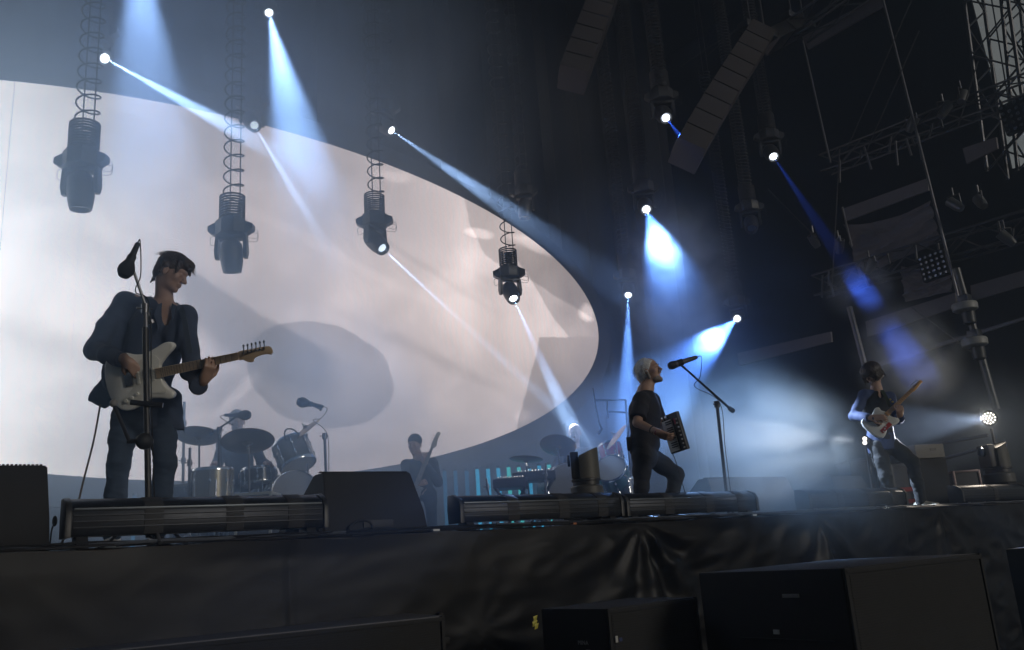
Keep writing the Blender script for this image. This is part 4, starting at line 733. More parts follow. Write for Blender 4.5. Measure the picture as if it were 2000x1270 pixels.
# straight steel pole left of the kit
def pole_stand(label, px0, py0, px1, py1, d, r=.018, col=(.2, .2, .22)):
    a = D(px1, py1, d); b = Vector((a.x, a.y, STAGE_Z)); c = D(px0, py0, d); t = thing('steel_stand', label, 'stand', b); m_ = material('worn_steel', col, .3, .8); tripod(t, Vector((0, 0, 0)), Vector((c.x, c.y, c.z)) - b, r=r, mt=m_)
    for f_ in (.35, .62, .86): q = (c - b) * f_; MB().tube([q - Vector((0, 0, .03)), q + Vector((0, 0, .03))], r * 1.7, 10).build('clutch', m_, t); MB().tube([q + Vector((-.05, 0, 0)), q + Vector((.03, 0, 0))], .006, 6).build('wing_screw', m_, t)
    return t
pole_stand('thin upright steel pole with clamps behind the left hand cymbal', 360, 785, 358, 980, 9.6, .016)
pole_stand('chrome hi-hat stand with stacked collars left of the snare drum', 371, 875, 369, 990, 8.4, .014, (.6, .6, .62))

# ---------------------------------------------------------------- drums
def disc_at(px, py, w_px, h_px, d, roll=0.0, facing=1):
    """centre, radius and normal of a round thing seen as an ellipse w x h in the photograph"""
    c = D(px, py, d); v = Vector(ray(px, py)).normalized(); rgt = Vector(RT); up = Vector(UP); a = rgt * math.cos(roll) + up * math.sin(roll); b = v.cross(a).normalized(); b = -b if b.dot(up) < 0 else b
    dist = (c - Vector(EYE)).dot(Vector(_F)); r = w_px / 2 * dist / FOC; sn = math.sqrt(max(0, 1 - (h_px / w_px) ** 2)); n = (b * sn * facing - v * (h_px / w_px)).normalized()
    return c, r, n
BRONZE = lambda: material('dark_bronze', (.20, .13, .065), .32, .85, var=.25, vscale=5)
def cymbal(label, px, py, w, h, d, roll=0.0, facing=-1, stand=None, mt=None):
    c, r, n = disc_at(px, py, w, h, d, roll, facing); base = Vector((c.x + .05, c.y + .05, STAGE_Z)); t = thing('cymbal', label, 'cymbal', base); M = mat4(frame(n), c - base)
    MB(M).lathe([(.010, .034 + r * .02), (r * .08, .034), (r * .16, .022), (r * .20, .014), (r * .55, .006), (r * .98, -.010), (r, -.0125), (r * .98, -.013), (r * .55, .004), (r * .18, .012), (r * .08, .030), (.010, .032)], None, 44).build('plate', mt or BRONZE(), t, 25)
    MB(M).lathe([(.003, .075), (.010, .072), (.010, .045), (.018, .042), (.018, .034), (.010, .03)], None, 12).build('wing_nut', CHROME(), t); ce = c - base
    tripod(t, Vector((0, 0, 0)), ce + Vector((.02, .03, -.05)), r=.010, mt=material('worn_steel', (.2, .2, .22), .3, .8)); MB().tube([ce + Vector((.02, .03, -.06)), ce + n * .07], .006, 8).build('rod', CHROME(), t); return t
SPK = None
def sparkle():
    if 'gold_sparkle_shell' in MATS: return MATS['gold_sparkle_shell']
    m = material('gold_sparkle_shell', (.26, .235, .17), .25, .6, coat=.5, var=.15); nt = m.node_tree; b = nt.nodes['Principled BSDF']; vo = nt.nodes.new('ShaderNodeTexVoronoi'); vo.inputs['Scale'].default_value = 90; tc = nt.nodes.new('ShaderNodeTexCoord')
    nt.links.new(tc.outputs['Object'], vo.inputs['Vector']); bp = nt.nodes.new('ShaderNodeBump'); bp.inputs['Strength'].default_value = .9; bp.inputs['Distance'].default_value = .004; nt.links.new(vo.outputs['Color'], bp.inputs['Height']); nt.links.new(bp.outputs[0], b.inputs['Normal']); return m
def drum(name, label, c, n, r, depth, shell, legs=False, head_m=None, lugs=8, group=None, up=None):
    """c: centre of the batter head, n: the way it faces"""
    n = Vector(n).normalized(); base = Vector((c[0], c[1], STAGE_Z)) if not legs else Vector((c[0] - n.x * depth / 2, c[1] - n.y * depth / 2, STAGE_Z)); t = thing(name, label, 'drum', base, group=group); M = mat4(frame(n), Vector(c) - base); hm = head_m or material('drum_head', (.5, .5, .48), .5, var=.06)
    MB(M).lathe([(r * .975, -.01), (r * .975, -depth + .01)], None, 40).build('shell', shell, t)
    for z, s_ in ((0, 1), (-depth, -1)):
        MB(M).lathe([(.001, z + s_ * .002), (r * .95, z + s_ * .002), (r * .955, z + s_ * -.004)], None, 40).build('drum_skin', hm, t)
        MB(M).lathe([(r * .955, z - s_ * .012), (r * .955, z + s_ * .012), (r * .975, z + s_ * .013), (r * 1.0, z + s_ * .004), (r * 1.005, z - s_ * .016), (r * .98, z - s_ * .016)], None, 40).build('hoop', CHROME(), t, 50)
    for i in range(lugs):
        a = 2 * PI * (i + .5) / lugs; x, y = r * 1.0 * math.cos(a), r * math.sin(a); lb = MB(M); lb.tube([(x, y, .0), (x, y, -depth)], .0035, 6); lb.ball((x, y, -depth * .28), (.013, .013, .03), 8); lb.ball((x, y, -depth * .72), (.013, .013, .03), 8); lb.build('tension_lug', CHROME(), t)
    if legs:
        for i in range(3):
            a = .4 + 2 * PI * i / 3; p_ = M @ Vector((r * 1.04 * math.cos(a), r * 1.04 * math.sin(a), -depth * .5)); MB().tube([p_ + Vector((0, 0, .1)), Vector((p_.x, p_.y, .03)), Vector((p_.x * 1.08, p_.y * 1.08, .01))], .006, 8).build('leg', CHROME(), t)
    return t
kd = 8.8
cymbal('large tilted dark cymbal hiding the drummer of the sparkle kit', 484, 864, 102, 50, 8.5, .03)
cymbal('wide dark ride cymbal at the left end of the sparkle kit', 387, 854, 86, 38, 8.6, -.08)
cymbal('crash cymbal seen edge on beside the sparkle tom', 598, 837, 66, 8, 8.9, .66, 1)
c, r, n = disc_at(575, 888, 78, 62, 8.7, .3, 1)
drum('tom_drum', 'gold sparkle rack tom tilted on its mount', D(566, 866, 8.95), Vector((-.15, .35, .75)), .19, .27, sparkle())
drum('floor_tom', 'gold sparkle floor tom standing left of the bass drum', D(415, 918, 8.5), (0, 0, 1), .20, .42, sparkle(), legs=True)
drum('snare_drum', 'shallow snare drum on its stand behind the floor tom', D(505, 918, 9.0), (0, .1, 1), .18, .15, material('dark_shell', (.05, .05, .055), .3, .3), legs=True)
drum('bass_drum', 'large bass drum with a pale front head behind the wedge monitor', D(578, 966, 8.7), (-.12, -1, .02), .245, .40, sparkle(), head_m=material('pale_drum_head', (.15, .155, .165), .5, var=.1), lugs=10, up=1)
for lab, px, py, w, h in (('small black drum throne cushion below the big cymbal', 500, 932, 60, 70),): 
    q = D(px, py, 9.2); t = thing('drum_throne', lab, 'drum stool', (q.x, q.y, STAGE_Z)); MB(Matrix.Translation((0, 0, q.z - STAGE_Z - .1))).lathe([(.001, .12), (.14, .12), (.175, .09), (.175, .03), (.15, .0), (.001, 0)], None, 24).build('seat', RUBBER(), t); MB().tube([(0, 0, .02), (0, 0, q.z - STAGE_Z - .1)], .02, 10).build('leg', CHROME(), t)
    for i in range(3): MB().tube([(0, 0, .2), (.25 * math.cos(i * 2.1), .25 * math.sin(i * 2.1), .012)], .01, 8).build('leg', CHROME(), t)
for lab, pts in (('short black clip microphone on a gooseneck over the sparkle tom', [(558, 862), (556, 845), (562, 838), (574, 840), (584, 850)]), ):
    tag(MB().tube(spline([D(x, y, 8.7) for x, y in pts]), .008, 8).build('drum_microphone', RUBBER(), None), lab, 'microphone')
def case(name, label, cat, pts, d, depth, col=(.05, .05, .055), edge=(.45, .45, .46), group=None):
    """a flight case or riser: picture corners left-bottom, right-bottom and top height"""
    (x0, y0, x1, y1) = pts; a = D(x0, y1, d); b = D(x1, y1, d); h0 = D((x0 + x1) / 2, y0, d).z; z0 = STAGE_Z; c = (a + b) / 2; u = Vector((b.x - a.x, b.y - a.y, 0)); w = u.length; rz = math.atan2(u.y, u.x); t = thing(name, label, cat, (c.x, c.y, z0), rz, group); hh = max(.08, h0 - z0)
    MB().box((0, depth / 2, hh / 2), (w - .02, depth - .02, hh - .02), bev=.006).build('panel', material('case_' + '_'.join('%d' % (k * 100) for k in col), col, .6, bump=.0006, bscale=150), t)
    em = material('case_edge' + '_%d' % (edge[0] * 100), edge, .35, .6)
    for sx in (-1, 1):
        for sy in (0, 1): MB().box((sx * (w / 2 - .012), .012 + sy * (depth - .024), hh / 2), (.026, .026, hh), bev=.004).build('corner_rail', em, t)
        MB().box((sx * (w / 2 - .012), depth / 2, hh - .012), (.026, depth, .026), bev=.004).build('corner_rail', em, t)
    for z in (.014, hh - .012): MB().box((0, .010, z), (w - .05, .026, .026), bev=.004).build('edge_rail', em, t)
    return t
case('flight_case', 'low case with pale metal edges beside the bass drum', 'flight case', (458, 962, 530, 985), 8.3, .4, edge=(.55, .52, .42))
case('equipment_box', 'dark box with an instrument rack on it left of the floor tom', 'equipment box', (333, 945, 388, 990), 9.0, .5, (.09, .085, .075), (.2, .18, .12))
case('drum_riser', 'low dark riser that the sparkle drum kit stands beside', 'riser', (430, 1000, 640, 1015), 9.8, 1.2)
case('equipment_box', 'grey slatted box seen through the gap below the left light bar', 'equipment box', (505, 1003, 600, 1022), 8.6, .3, (.25, .26, .28), (.3, .3, .3))

# second kit
kt = 10.8
cymbal('large tilted bronze cymbal in front of the bald drummer', 1090, 872, 72, 42, 10.6, -.12, -1, mt=material('bright_bronze', (.42, .30, .16), .3, .8, var=.2, vscale=5))
cymbal('flat thin cymbal at the left of the second drum kit', 1028, 899, 66, 14, 10.4, -.03, -1)
cymbal('crash cymbal standing almost on edge beside the singer', 1203, 852, 62, 9, 10.6, .90, 1, mt=material('bright_bronze', (.42, .30, .16), .3, .8, var=.2, vscale=5))
drum('bass_drum', 'bass drum of the second kit partly hidden by the moving light', D(1112, 950, 10.3), (-.35, -1, .02), .28, .4, material('teal_shell', (.03, .12, .12), .3, .3), head_m=material('pale_drum_head', (.15, .155, .165), .5, var=.1), lugs=10)
drum('floor_tom', 'pale skinned drum standing upright between the moving light and the singer', D(1192, 915, 10.2), (-.6, -.4, .5), .19, .25, material('teal_shell', (.03, .12, .12), .3, .3))
drum('tom_drum', 'reddish tom drum behind the on edge crash cymbal', D(1190, 872, 10.9), (.1, .3, .8), .15, .2, material('red_shell', (.3, .04, .08), .3, .3))
drum('floor_tom', 'dark floor tom in front of the chrome stands behind the singer', D(1218, 938, 10.4), (0, .1, 1), .16, .28, material('dark_shell', (.05, .05, .055), .3, .3), legs=True)
for lab, a_ in (('chrome cymbal stand rising behind the back of the singer', (1213, 880, 1222, 1000)), ('chrome drum stand right of the moving light', (1196, 900, 1201, 1000)), ('chrome hi-hat stand in the middle of the second kit', (1092, 900, 1097, 1000))): pole_stand(lab, a_[0], a_[1], a_[2], a_[3], 10.4, .013, (.6, .6, .62))
def boom2(label, base, top, tip, d, drop=None, mtr=None):
    b = D(base[0], base[1], d); b.z = STAGE_Z; t = thing('overhead_boom', label, 'microphone boom', b); m_ = STEEL(); MB().tube([Vector((0, 0, 0)), D(*top, d) - b], .014, 10).build('pole', m_, t); MB().tube([D(*top, d) - b, D(*tip, d) - b], .012, 10).build('boom', m_, t)
    if drop: MB().tube([D(*q, d) - b for q in drop], [.008, .01, .010, .018, .018][:len(drop)] if len(drop) < 6 else .01, 10).build('microphone', m_, t)
    for i in range(3): MB().tube([(0, 0, .25), (.3 * math.cos(i * 2.1 + .4), .3 * math.sin(i * 2.1 + .4), .012)], .01, 8).build('leg', m_, t)
boom2('overhead boom with a long drooping microphone arm behind the singer', (1233, 980), (1222, 781), (1162, 782), 10.3, [(1158, 758), (1163, 790), (1170, 826), (1175, 838), (1168, 848)])
boom2('second overhead boom with a short hanging pencil microphone behind the singer', (1238, 980), (1226, 806), (1188, 804), 10.4, [(1186, 784), (1186, 800), (1187, 808), (1187, 817)])
# keyboards and mixers left of kit 2
def desk(label, x0, x1, ytop, d, dep, name='keyboard_desk'):
    a, b = D(x0, ytop, d), D(x1, ytop, d); c = (a + b) / 2; u = b - a; u.z = 0; w = u.length; t = thing(name, label, 'keyboard rig', (c.x, c.y, STAGE_Z), math.atan2(u.y, u.x)); z = c.z - STAGE_Z
    MB().box((0, dep / 2, z - .05), (w, dep, .10), bev=.012).build('panel', BLACK(), t); MB().box((0, dep * .6, z + .012), (w * .8, dep * .4, .025), bev=.005).build('control_panel', material('grey_plastic', (.25, .25, .26), .4), t)
    for sx in (-1, 1):
        MB().tube([(sx * w * .42, .02, z - .1), (-sx * w * .3, .05, .02)], .018, 8).build('leg', STEEL(), t)
    for i in range(10): MB(Matrix.Translation((-w * .36 + i * w * .08, dep * .6, z + .025))).lathe([(.001, .02), (.008, .018), (.009, 0)], None, 8).build('knob', CHROME(), t)
desk('low keyboard rig with small controls left of the second drum kit', 962, 1030, 934, 9.6, .45)
desk('sloping keyboard rig on crossed legs between the light bars', 1000, 1085, 921, 10.0, .4)
pole_stand('short stand with a small microphone left of the keyboard rig', 950, 935, 962, 990, 9.2, .010, (.05, .05, .055))
pole_stand('short angled stand in front of the flat thin cymbal', 1066, 905, 1060, 980, 9.8, .010, (.05, .05, .055))
# cyan light tubes
cy1 = emitter('cyan_tube_glow', (.05, .50, .85), .7); cy2 = emitter('dim_cyan_tube_glow', (.04, .28, .55), .28); cy3 = emitter('green_tube_glow', (.08, .75, .75), .7)
tubes = [(868, 920, 970, cy2), (889, 920, 972, cy2), (911, 920, 966, cy2), (932, 917, 966, cy1), (953, 916, 964, cy1), (973, 915, 963, cy1), (993, 913, 962, cy3), (1013, 913, 961, cy3), (1034, 916, 958, cy1), (1053, 910, 955, cy1), (1072, 908, 953, cy3), (1095, 914, 950, cy1), (263, 968, 985, cy2),]
for i, (x, y0, y1, m_) in enumerate(tubes):
    a = D(x, y0, 11.9); b = Vector((a.x, a.y, STAGE_Z + .05)); t = thing('light_tube', ['dim blue upright light tube left of the bright row, %s' % ('outermost one' if i == 0 else 'second from the end' if i == 1 else 'nearest the bright tubes')][0] if i < 3 else ['bright blue upright light tube, first of the bright row', 'bright blue upright light tube, second of the bright row', 'bright blue upright light tube above the sloping keyboard rig', 'turquoise upright light tube above the end of the keyboard rig', 'turquoise upright light tube behind the flat thin cymbal', 'blue upright light tube right of the flat cymbal stand', 'blue upright light tube under the large bronze cymbal', 'turquoise upright light tube beside the large bronze cymbal', 'short blue light tube beside the moving light', 'faint blue light tube between the legs of the suited guitarist'][i - 3], 'light tube', (b.x, b.y, STAGE_Z), group='cyan light tubes along the back of the stage')
    z0, z1 = b.z - STAGE_Z, a.z - STAGE_Z
    MB().tube([(0, 0, z0), (0, 0, z1)], .026, 12).build('tube', m_, t); MB().box((0, 0, z0 / 2 + .005), (.12, .12, max(.02, z0)), bev=.004).build('base', BLACK(), t); MB().tube([(0, 0, z1), (0, 0, z1 + .03)], .028, 12).build('cap', BLACK(), t)
# ---------------------------------------------------------------- along the stage edge
METAL = lambda: material('bar_housing', (.020, .023, .030), .42, .5, var=.15, vscale=20)
def light_bar(label, x0, x1, y_plane, sz=1.0, group='LED light bars along the stage edge'):
    a, b = at_y(x0, 1000, y_plane), at_y(x1, 1000, y_plane); Lb = b.x - a.x; t = thing('light_bar', label, 'stage light bar', ((a.x + b.x) / 2, y_plane, STAGE_Z), 0, group); H = .185 * sz; z0 = .062 * sz
    prof = [(-.055, z0), (-.066, z0 + .03), (-.066, z0 + H * .62), (-.052, z0 + H * .80), (.02, z0 + H), (.075, z0 + H), (.085, z0 + H * .85), (.085, z0 + .02), (.07, z0)]
    X = Matrix(((0, 0, 1, 0), (1, 0, 0, 0), (0, 1, 0, 0), (0, 0, 0, 1)))                 # outline x,y -> y,z ; extrusion -> x
    MB(X).prism([(p[0] * sz, p[1]) for p in prof], -Lb / 2 + .03, Lb / 2 - .03, bev=.004).build('housing', METAL(), t, 40)
    endp = [(-.075 * sz, z0 - .004), (-.078 * sz, z0 + H * .6), (-.05 * sz, z0 + H * .86), (.02 * sz, z0 + H + .006), (.09 * sz, z0 + H + .006), (.1 * sz, z0 + H * .5), (.09 * sz, z0 - .004)]
    for s_ in (-1, 1): MB(X @ Matrix.Translation((0, 0, s_ * (Lb / 2 - .015)))).prism(endp, -.016, .016, bev=.004).build('end_cap', BLACK(), t, 40)
    nr = 3
    for i in range(nr):
        z = z0 + .04 * sz + i * (H * .62 - .03) / nr; MB().box((0, -.069 * sz, z), (Lb - .08, .008, .007), bev=.002).build('cooling_fin', METAL(), t)
    MB().box((0, -.064 * sz, z0 + H * .70), (Lb - .08, .010, .012), bev=.003).build('edge_strip', CHROME() if False else material('dull_aluminium', (.07, .08, .09), .4, .8), t)
    for f_ in (-.22, .12, .40):
        q = [(p[0] * sz * 1.06, p[1] + (.004 if p[1] > z0 + H * .5 else 0)) for p in prof]; MB(X @ Matrix.Translation((0, 0, f_ * Lb * .9))).prism(q, -.05, .05, bev=.002).build('bracket', material('matte_bracket', (.03, .03, .033), .7), t, 40)
    for f_ in (-.44, .43):
        MB(X @ Matrix.Translation((0, 0, f_ * Lb))).prism([(-.085, 0), (-.04, z0 + .01), (.05, z0 + .01), (.10, 0), (.10, -.0), (-.085, -.0)][:4], -.03, .03, bev=.003).build('foot', BLACK(), t, 40)
    for i in range(3): MB().tube(spline([(Lb * .45, .08, z0 + .03), (Lb * .45 + .06, .07 + i * .01, z0 - .01), (Lb * .45 + .05 - i * .03, .05, .012), (Lb * .3 - i * .1, .06, .012)]), .007, 6).build('cable_tail', RUBBER(), t)
    return t
light_bar('long LED light bar in front of the feet of the suited guitarist', 124, 632, 5.17, 1.08)
light_bar('LED light bar below the floor standing moving light', 888, 1208, 5.26, 1.0)
light_bar('LED light bar in front of the singer with light catching its top', 1214, 1472, 5.26, .95)
light_bar('LED light bar in front of the small pale sided wedge monitor', 1572, 1766, 5.30, .95)
light_bar('LED light bar below the far moving light at the end of the stage', 1874, 2080, 5.34, 1.0)

CAB = lambda: material('textured_black_paint', (.010, .010, .011), .75, var=.2, bump=.0012, bscale=260)
GRILLE = lambda: material('grille_cloth', (.018, .018, .018), .8, bump=.004, bscale=420)
def wedge(label, x0, x1, y_plane, h, dep, taper=.05, lean=.06, side=None, flip=False, name='wedge_monitor'):
    a, b = at_y(x0, 1030, y_plane), at_y(x1, 1030, y_plane); w = b.x - a.x; t = thing(name, label, 'stage monitor', ((a.x + b.x) / 2, y_plane, STAGE_Z), 0); hw = w / 2
    # side outline: back face towards the audience, sloping baffle towards the players
    pr = [(0, 0), (-.01, h * .38), (lean, h), (lean + dep * .22, h), (dep * .62, h * .62), (dep, h * .16), (dep, 0)]
    if flip: pr = [(dep - p[0], p[1]) for p in pr][::-1]
    mb = MB(); n = len(pr); vs = []
    for s_ in (-1, 1): vs += [(s_ * (hw - taper * (p[1] / h) * (1 if s_ > 0 else .35)), p[0], p[1]) for p in pr]
    bm = bmesh.new(); V = [bm.verts.new(v) for v in vs]; bm.faces.new(V[:n][::-1]); bm.faces.new(V[n:])
    for i in range(n): bm.faces.new((V[i], V[(i + 1) % n], V[n + (i + 1) % n], V[n + i]))
    bmesh.ops.recalc_face_normals(bm, faces=bm.faces[:]); bmesh.ops.bevel(bm, geom=bm.edges[:], offset=.007, segments=2, affect='EDGES'); bm.verts.index_update()
    MB().add([v.co[:] for v in bm.verts], [[v.index for v in f.verts] for f in bm.faces]).build('cabinet', side or CAB(), t, 40); bm.free()
    g = MB(); k = 34
    for i in range(k): g.box((-hw + .02 + (w - .05 - taper) * i / (k - 1), lean + .015, h + .003), (w / k * .55, .03, .008))
    tag(g.build('grille_edge', CAB(), t, 0), kind='stuff')
    MB().tube(spline([(-hw * .5, -.03, .012), (-hw * .55, -.03, .07), (-hw * .35, -.02, .11), (-hw * .15, -.02, .09), (-hw * .12, -.03, .012)]), .008, 8).build('cable_loop', RUBBER(), t)
    MB().box((0, -.012, h * .2), (w * .28, .012, .05), bev=.004).build('connector_plate', RUBBER(), t)
    return t
wedge('large black wedge monitor beside the long light bar near the bassist', 630, 838, 5.42, .435, .75, .10)
wedge('black wedge monitor at the left edge of the picture beside the long light bar', -230, 100, 5.25, .46, .55, .03)
wedge('hazy black wedge monitor at the foot of the singer microphone stand', 1398, 1572, 5.9, .42, .6, .10)
wedge('small wedge monitor with a pale side next to the guitarist leaning back', 1640, 1728, 6.3, .47, .62, .20, side=material('lit_grey_cabinet', (.10, .10, .095), .7))  # cabinet given a paler grey to stand for light falling on its side
wedge('wedge monitor standing behind the large one in the gap under the light bar', 560, 660, 5.8, .12, .3, .02, name='wedge_monitor')
# moving lights standing on the stage
def mover_shell(t, M, r=.13, lens_on=None):
    """body of a shrouded moving head, local z up out of the base"""
    shm = material('olive_grey_shroud', (.085, .082, .068), .55, var=.1); dk = BLACK()
    MB(M).lathe([(r * .98, 0), (r * 1.04, .01), (r * 1.04, .09), (r * .98, .10), (r * .90, .105), (.001, .105)], None, 32).build('base', material('base_grey', (.07, .068, .062), .5), t)
    MB(M).lathe([(r * .86, .105), (r * .86, .135), (r * .95, .14), (r * .95, .155), (.001, .155)], None, 32).build('collar', dk, t)
    n = 26; out = []
    for k in range(n + 1): a = math.radians(-112 + 224 * k / n); out.append((r * .93 * math.cos(a), r * .93 * math.sin(a)))
    vs = []; 
    for (x, y) in out: vs.append((x, y, .157))
    for (x, y) in out: vs.append((x * .98, y * .98, .36 + .10 * (x / r) * .55))
    m = len(out); fs = [(i, i + 1, m + i + 1, m + i) for i in range(m - 1)] + [tuple(range(m))[::-1], tuple(range(m, 2 * m)), (m - 1, 0, m, 2 * m - 1)]
    MB(M).add(vs, fs).build('shroud', shm, t, 40)
    MB(M).box((-r * .62, 0, .27), (r * .55, r * 1.35, .22), bev=.012).build('front_plate', dk, t)
    Ml = M @ Matrix.Translation((-r * .93, 0, .315)) @ Matrix.Rotation(math.radians(-90), 4, 'Y'); MB(Ml).lathe([(.035, 0), (.048, .0), (.048, .02), (.040, .022), (.040, .008), (.001, .010)], None, 24).build('lens', material('lens_glass', (.10, .14, .17), .08, .3, coat=1.0), t)
    MB(M).box((r * 1.02, 0, .05), (.012, .07, .03), bev=.002).build('label_plate', material('label_grey', (.25, .25, .24), .5), t)
bx = at_y(1150, 1000, 5.62); t = thing('floor_moving_light', 'olive grey shrouded moving light standing in front of the bald drummer', 'moving light', (bx.x, bx.y, STAGE_Z))
MB().box((0, 0, .115), (.30, .30, .23), bev=.01).build('support_box', CAB(), t); M = Matrix.Translation((0, 0, .232)) @ Matrix.Rotation(math.radians(-40), 4, 'Z'); mover_shell(t, M, .128)
bx = at_y(1962, 980, 5.66); t = thing('floor_moving_light', 'dark moving light with a blue tinted lens standing near the end of the stage', 'moving light', (bx.x, bx.y, STAGE_Z))
MB().box((0, 0, .14), (.36, .36, .28), bev=.01).build('support_box', CAB(), t); M = Matrix.Translation((0, 0, .282)) @ Matrix.Rotation(math.radians(-28), 4, 'Z') @ Matrix.Scale(1.3, 4); mover_shell(t, M, .135)
# little flexible lamp/mic beside the first wedge
tag(MB().ball(D(107, 1018, 4.9), (.014, .014, .03), 10).tube(spline([D(107, 1022, 4.9), D(101, 1035, 4.9), D(98, 1062, 4.9)]), .004, 6).build('gooseneck_microphone', RUBBER(), None), 'small gooseneck microphone in the gap between wedge monitor and light bar', 'microphone')

# ---------------------------------------------------------------- cables on the edge, drape below it
cab_m = [material('black_cable', (.018, .018, .02), .35, coat=.3), material('grey_cable', (.10, .11, .13), .35, coat=.3)]
rnd = random.Random(21)
for i in range(11):
    x0 = [-1.5, -1.2, .2, 1.0, 2.2, 3.4, 3.8, 4.6, 5.6, 7.0, 8.5][i]; x1 = x0 + [9, 3.5, 4, 6, 4, 5, 7, 3, 6, 5, 5][i]; n = 26; ph = rnd.uniform(0, 6)
    pts = [Vector((x0 + (x1 - x0) * k / n, 5.085 + .035 * math.sin(k * .7 + ph) + .02 * math.sin(k * 1.9 + ph) + .006 * i, STAGE_Z + .012 + .009 * (i % 3) + .006 * abs(math.sin(k * .9 + ph)))) for k in range(n + 1)]
    tag(MB().tube(spline(pts, 3), [.008, .010, .006][i % 3], 6).build('cable', cab_m[1 if i in (1, 5, 8) else 0]), ['black cable running along the whole front of the stage edge', 'thin grey cable hanging at the edge under the suited guitarist', 'black cable under the long light bar', 'black cable from the long light bar past the wedge monitor', 'thick black cable beneath the large wedge monitor', 'pale cable looping along the edge in front of the bassist', 'black cable in front of the singer along the edge', 'short black cable below the light bar of the singer', 'pale cable catching light where smoke drifts over the edge', 'black cable in front of the guitarist leaning back', 'black cable at the far end of the stage edge'][i], 'cable', 'cables lying along the stage edge')
for i, (px, py, w, c) in enumerate(((850, 1046, .05, (.6, .62, .65)), (1470, 1001, .05, (.7, .75, .8)), (1120, 1027, .03, (.4, .12, .03)))):
    q = at_y(px, py, 5.052); tag(MB().box((q.x, 5.056, STAGE_Z + .012), (w, .05, .014), bev=.003).build('cable_tag', material('tape%d' % i, c, .5)), ['small white cable tag on the edge near the large wedge monitor', 'bright white cable tag on the edge below the smoke', 'small orange cable tag below the bar of the singer'][i], 'tape')
def drape_height(x, z):
    """how far the cloth stands out towards the audience"""
    v = .012 * math.sin(x * 1.9 + .6 * z) + .007 * mnoise.noise(Vector((x * 1.4, z * 1.6, 3.0)))
    for (cx, cz, sp, am, fr, ph, reach) in ((4.72, 1.74, .9, .05, 10, .3, .9), (6.9, 1.72, 1.3, .04, 8, 1.0, .8), (8.9, 1.74, 1.0, .022, 8, 2.0, .7), (3.2, 1.1, .6, .025, 11, .4, .6), (11.2, 1.7, 1.6, .028, 8, 0, .8), (14, 1.72, 1.4, .05, 7, 2, .9), (1.2, .9, .7, .02, 9, 1.5, .6)):
        dx, dz = x - cx, cz - z; r = math.hypot(dx, dz); th = math.atan2(dx, dz + .05)
        v += am * math.exp(-abs(th - .35) * 1.1) * math.sin(th * fr + ph + r * 1.2) * (1 - math.exp(-r * 5)) * math.exp(-r / reach) * 1.6
    v += .012 * (1 - abs(mnoise.noise(Vector((x * .9 + z * 1.3, z * 2.6 - x * .5, 8.1)))) * 4) * .6 * min(1, max(0, (x - 2.2) / 2))
    v += .008 * (1 - abs(mnoise.noise(Vector((x * 3.1 - z * 2.3, z * 6.1, 1.1)))) * 4) * (.12 + .88 * min(1, max(0, (x - 2.8) / 2)))
    for sx in (1.95, 8.3, 12.9):                                           # seams between the cloths
        v -= .012 * math.exp(-((x - sx - .02 * math.sin(z * 3)) / .012) ** 2)
    return v * min(1, (STAGE_Z - z) / .12 + .12)
nx, nz = 900, 64; vs = []
for j in range(nz + 1):
    z = STAGE_Z - .004 - (STAGE_Z - .02) * (j / nz) ** 1.15
    for i in range(nx + 1):
        x = -5 + 22 * (i / nx); vs.append((x, EDGE_Y - .03 - drape_height(x, z), z + (.006 * math.sin(x * 5) + .004 * math.sin(x * 13)) * (1 if j < 2 else 0)))
fs = [(j * (nx + 1) + i, (j + 1) * (nx + 1) + i, (j + 1) * (nx + 1) + i + 1, j * (nx + 1) + i + 1) for j in range(nz) for i in range(nx)]
dm = MB().add(vs, fs); n0 = len(dm.v)
top = [(-5 + 22 * i / 200, EDGE_Y - .03 + y, STAGE_Z + .002 + .003 * math.sin(i)) for y in (-.002, .14) for i in range(201)]; dm.add(top, [(i, i + 1, 201 + i + 1, 201 + i) for i in range(200)])
tag(dm.build('stage_front_drape', material('black_vinyl', (.005, .005, .006), .44, 0, .2, var=.15, vscale=3, bump=.0006, bscale=240), None, 80), 'creased black cloth covering the whole front of the stage', 'drape')
structure('stage_deck', MB().box((6, EDGE_Y + .6, .9), (21.5, 1.1, 1.74)), BLACK())

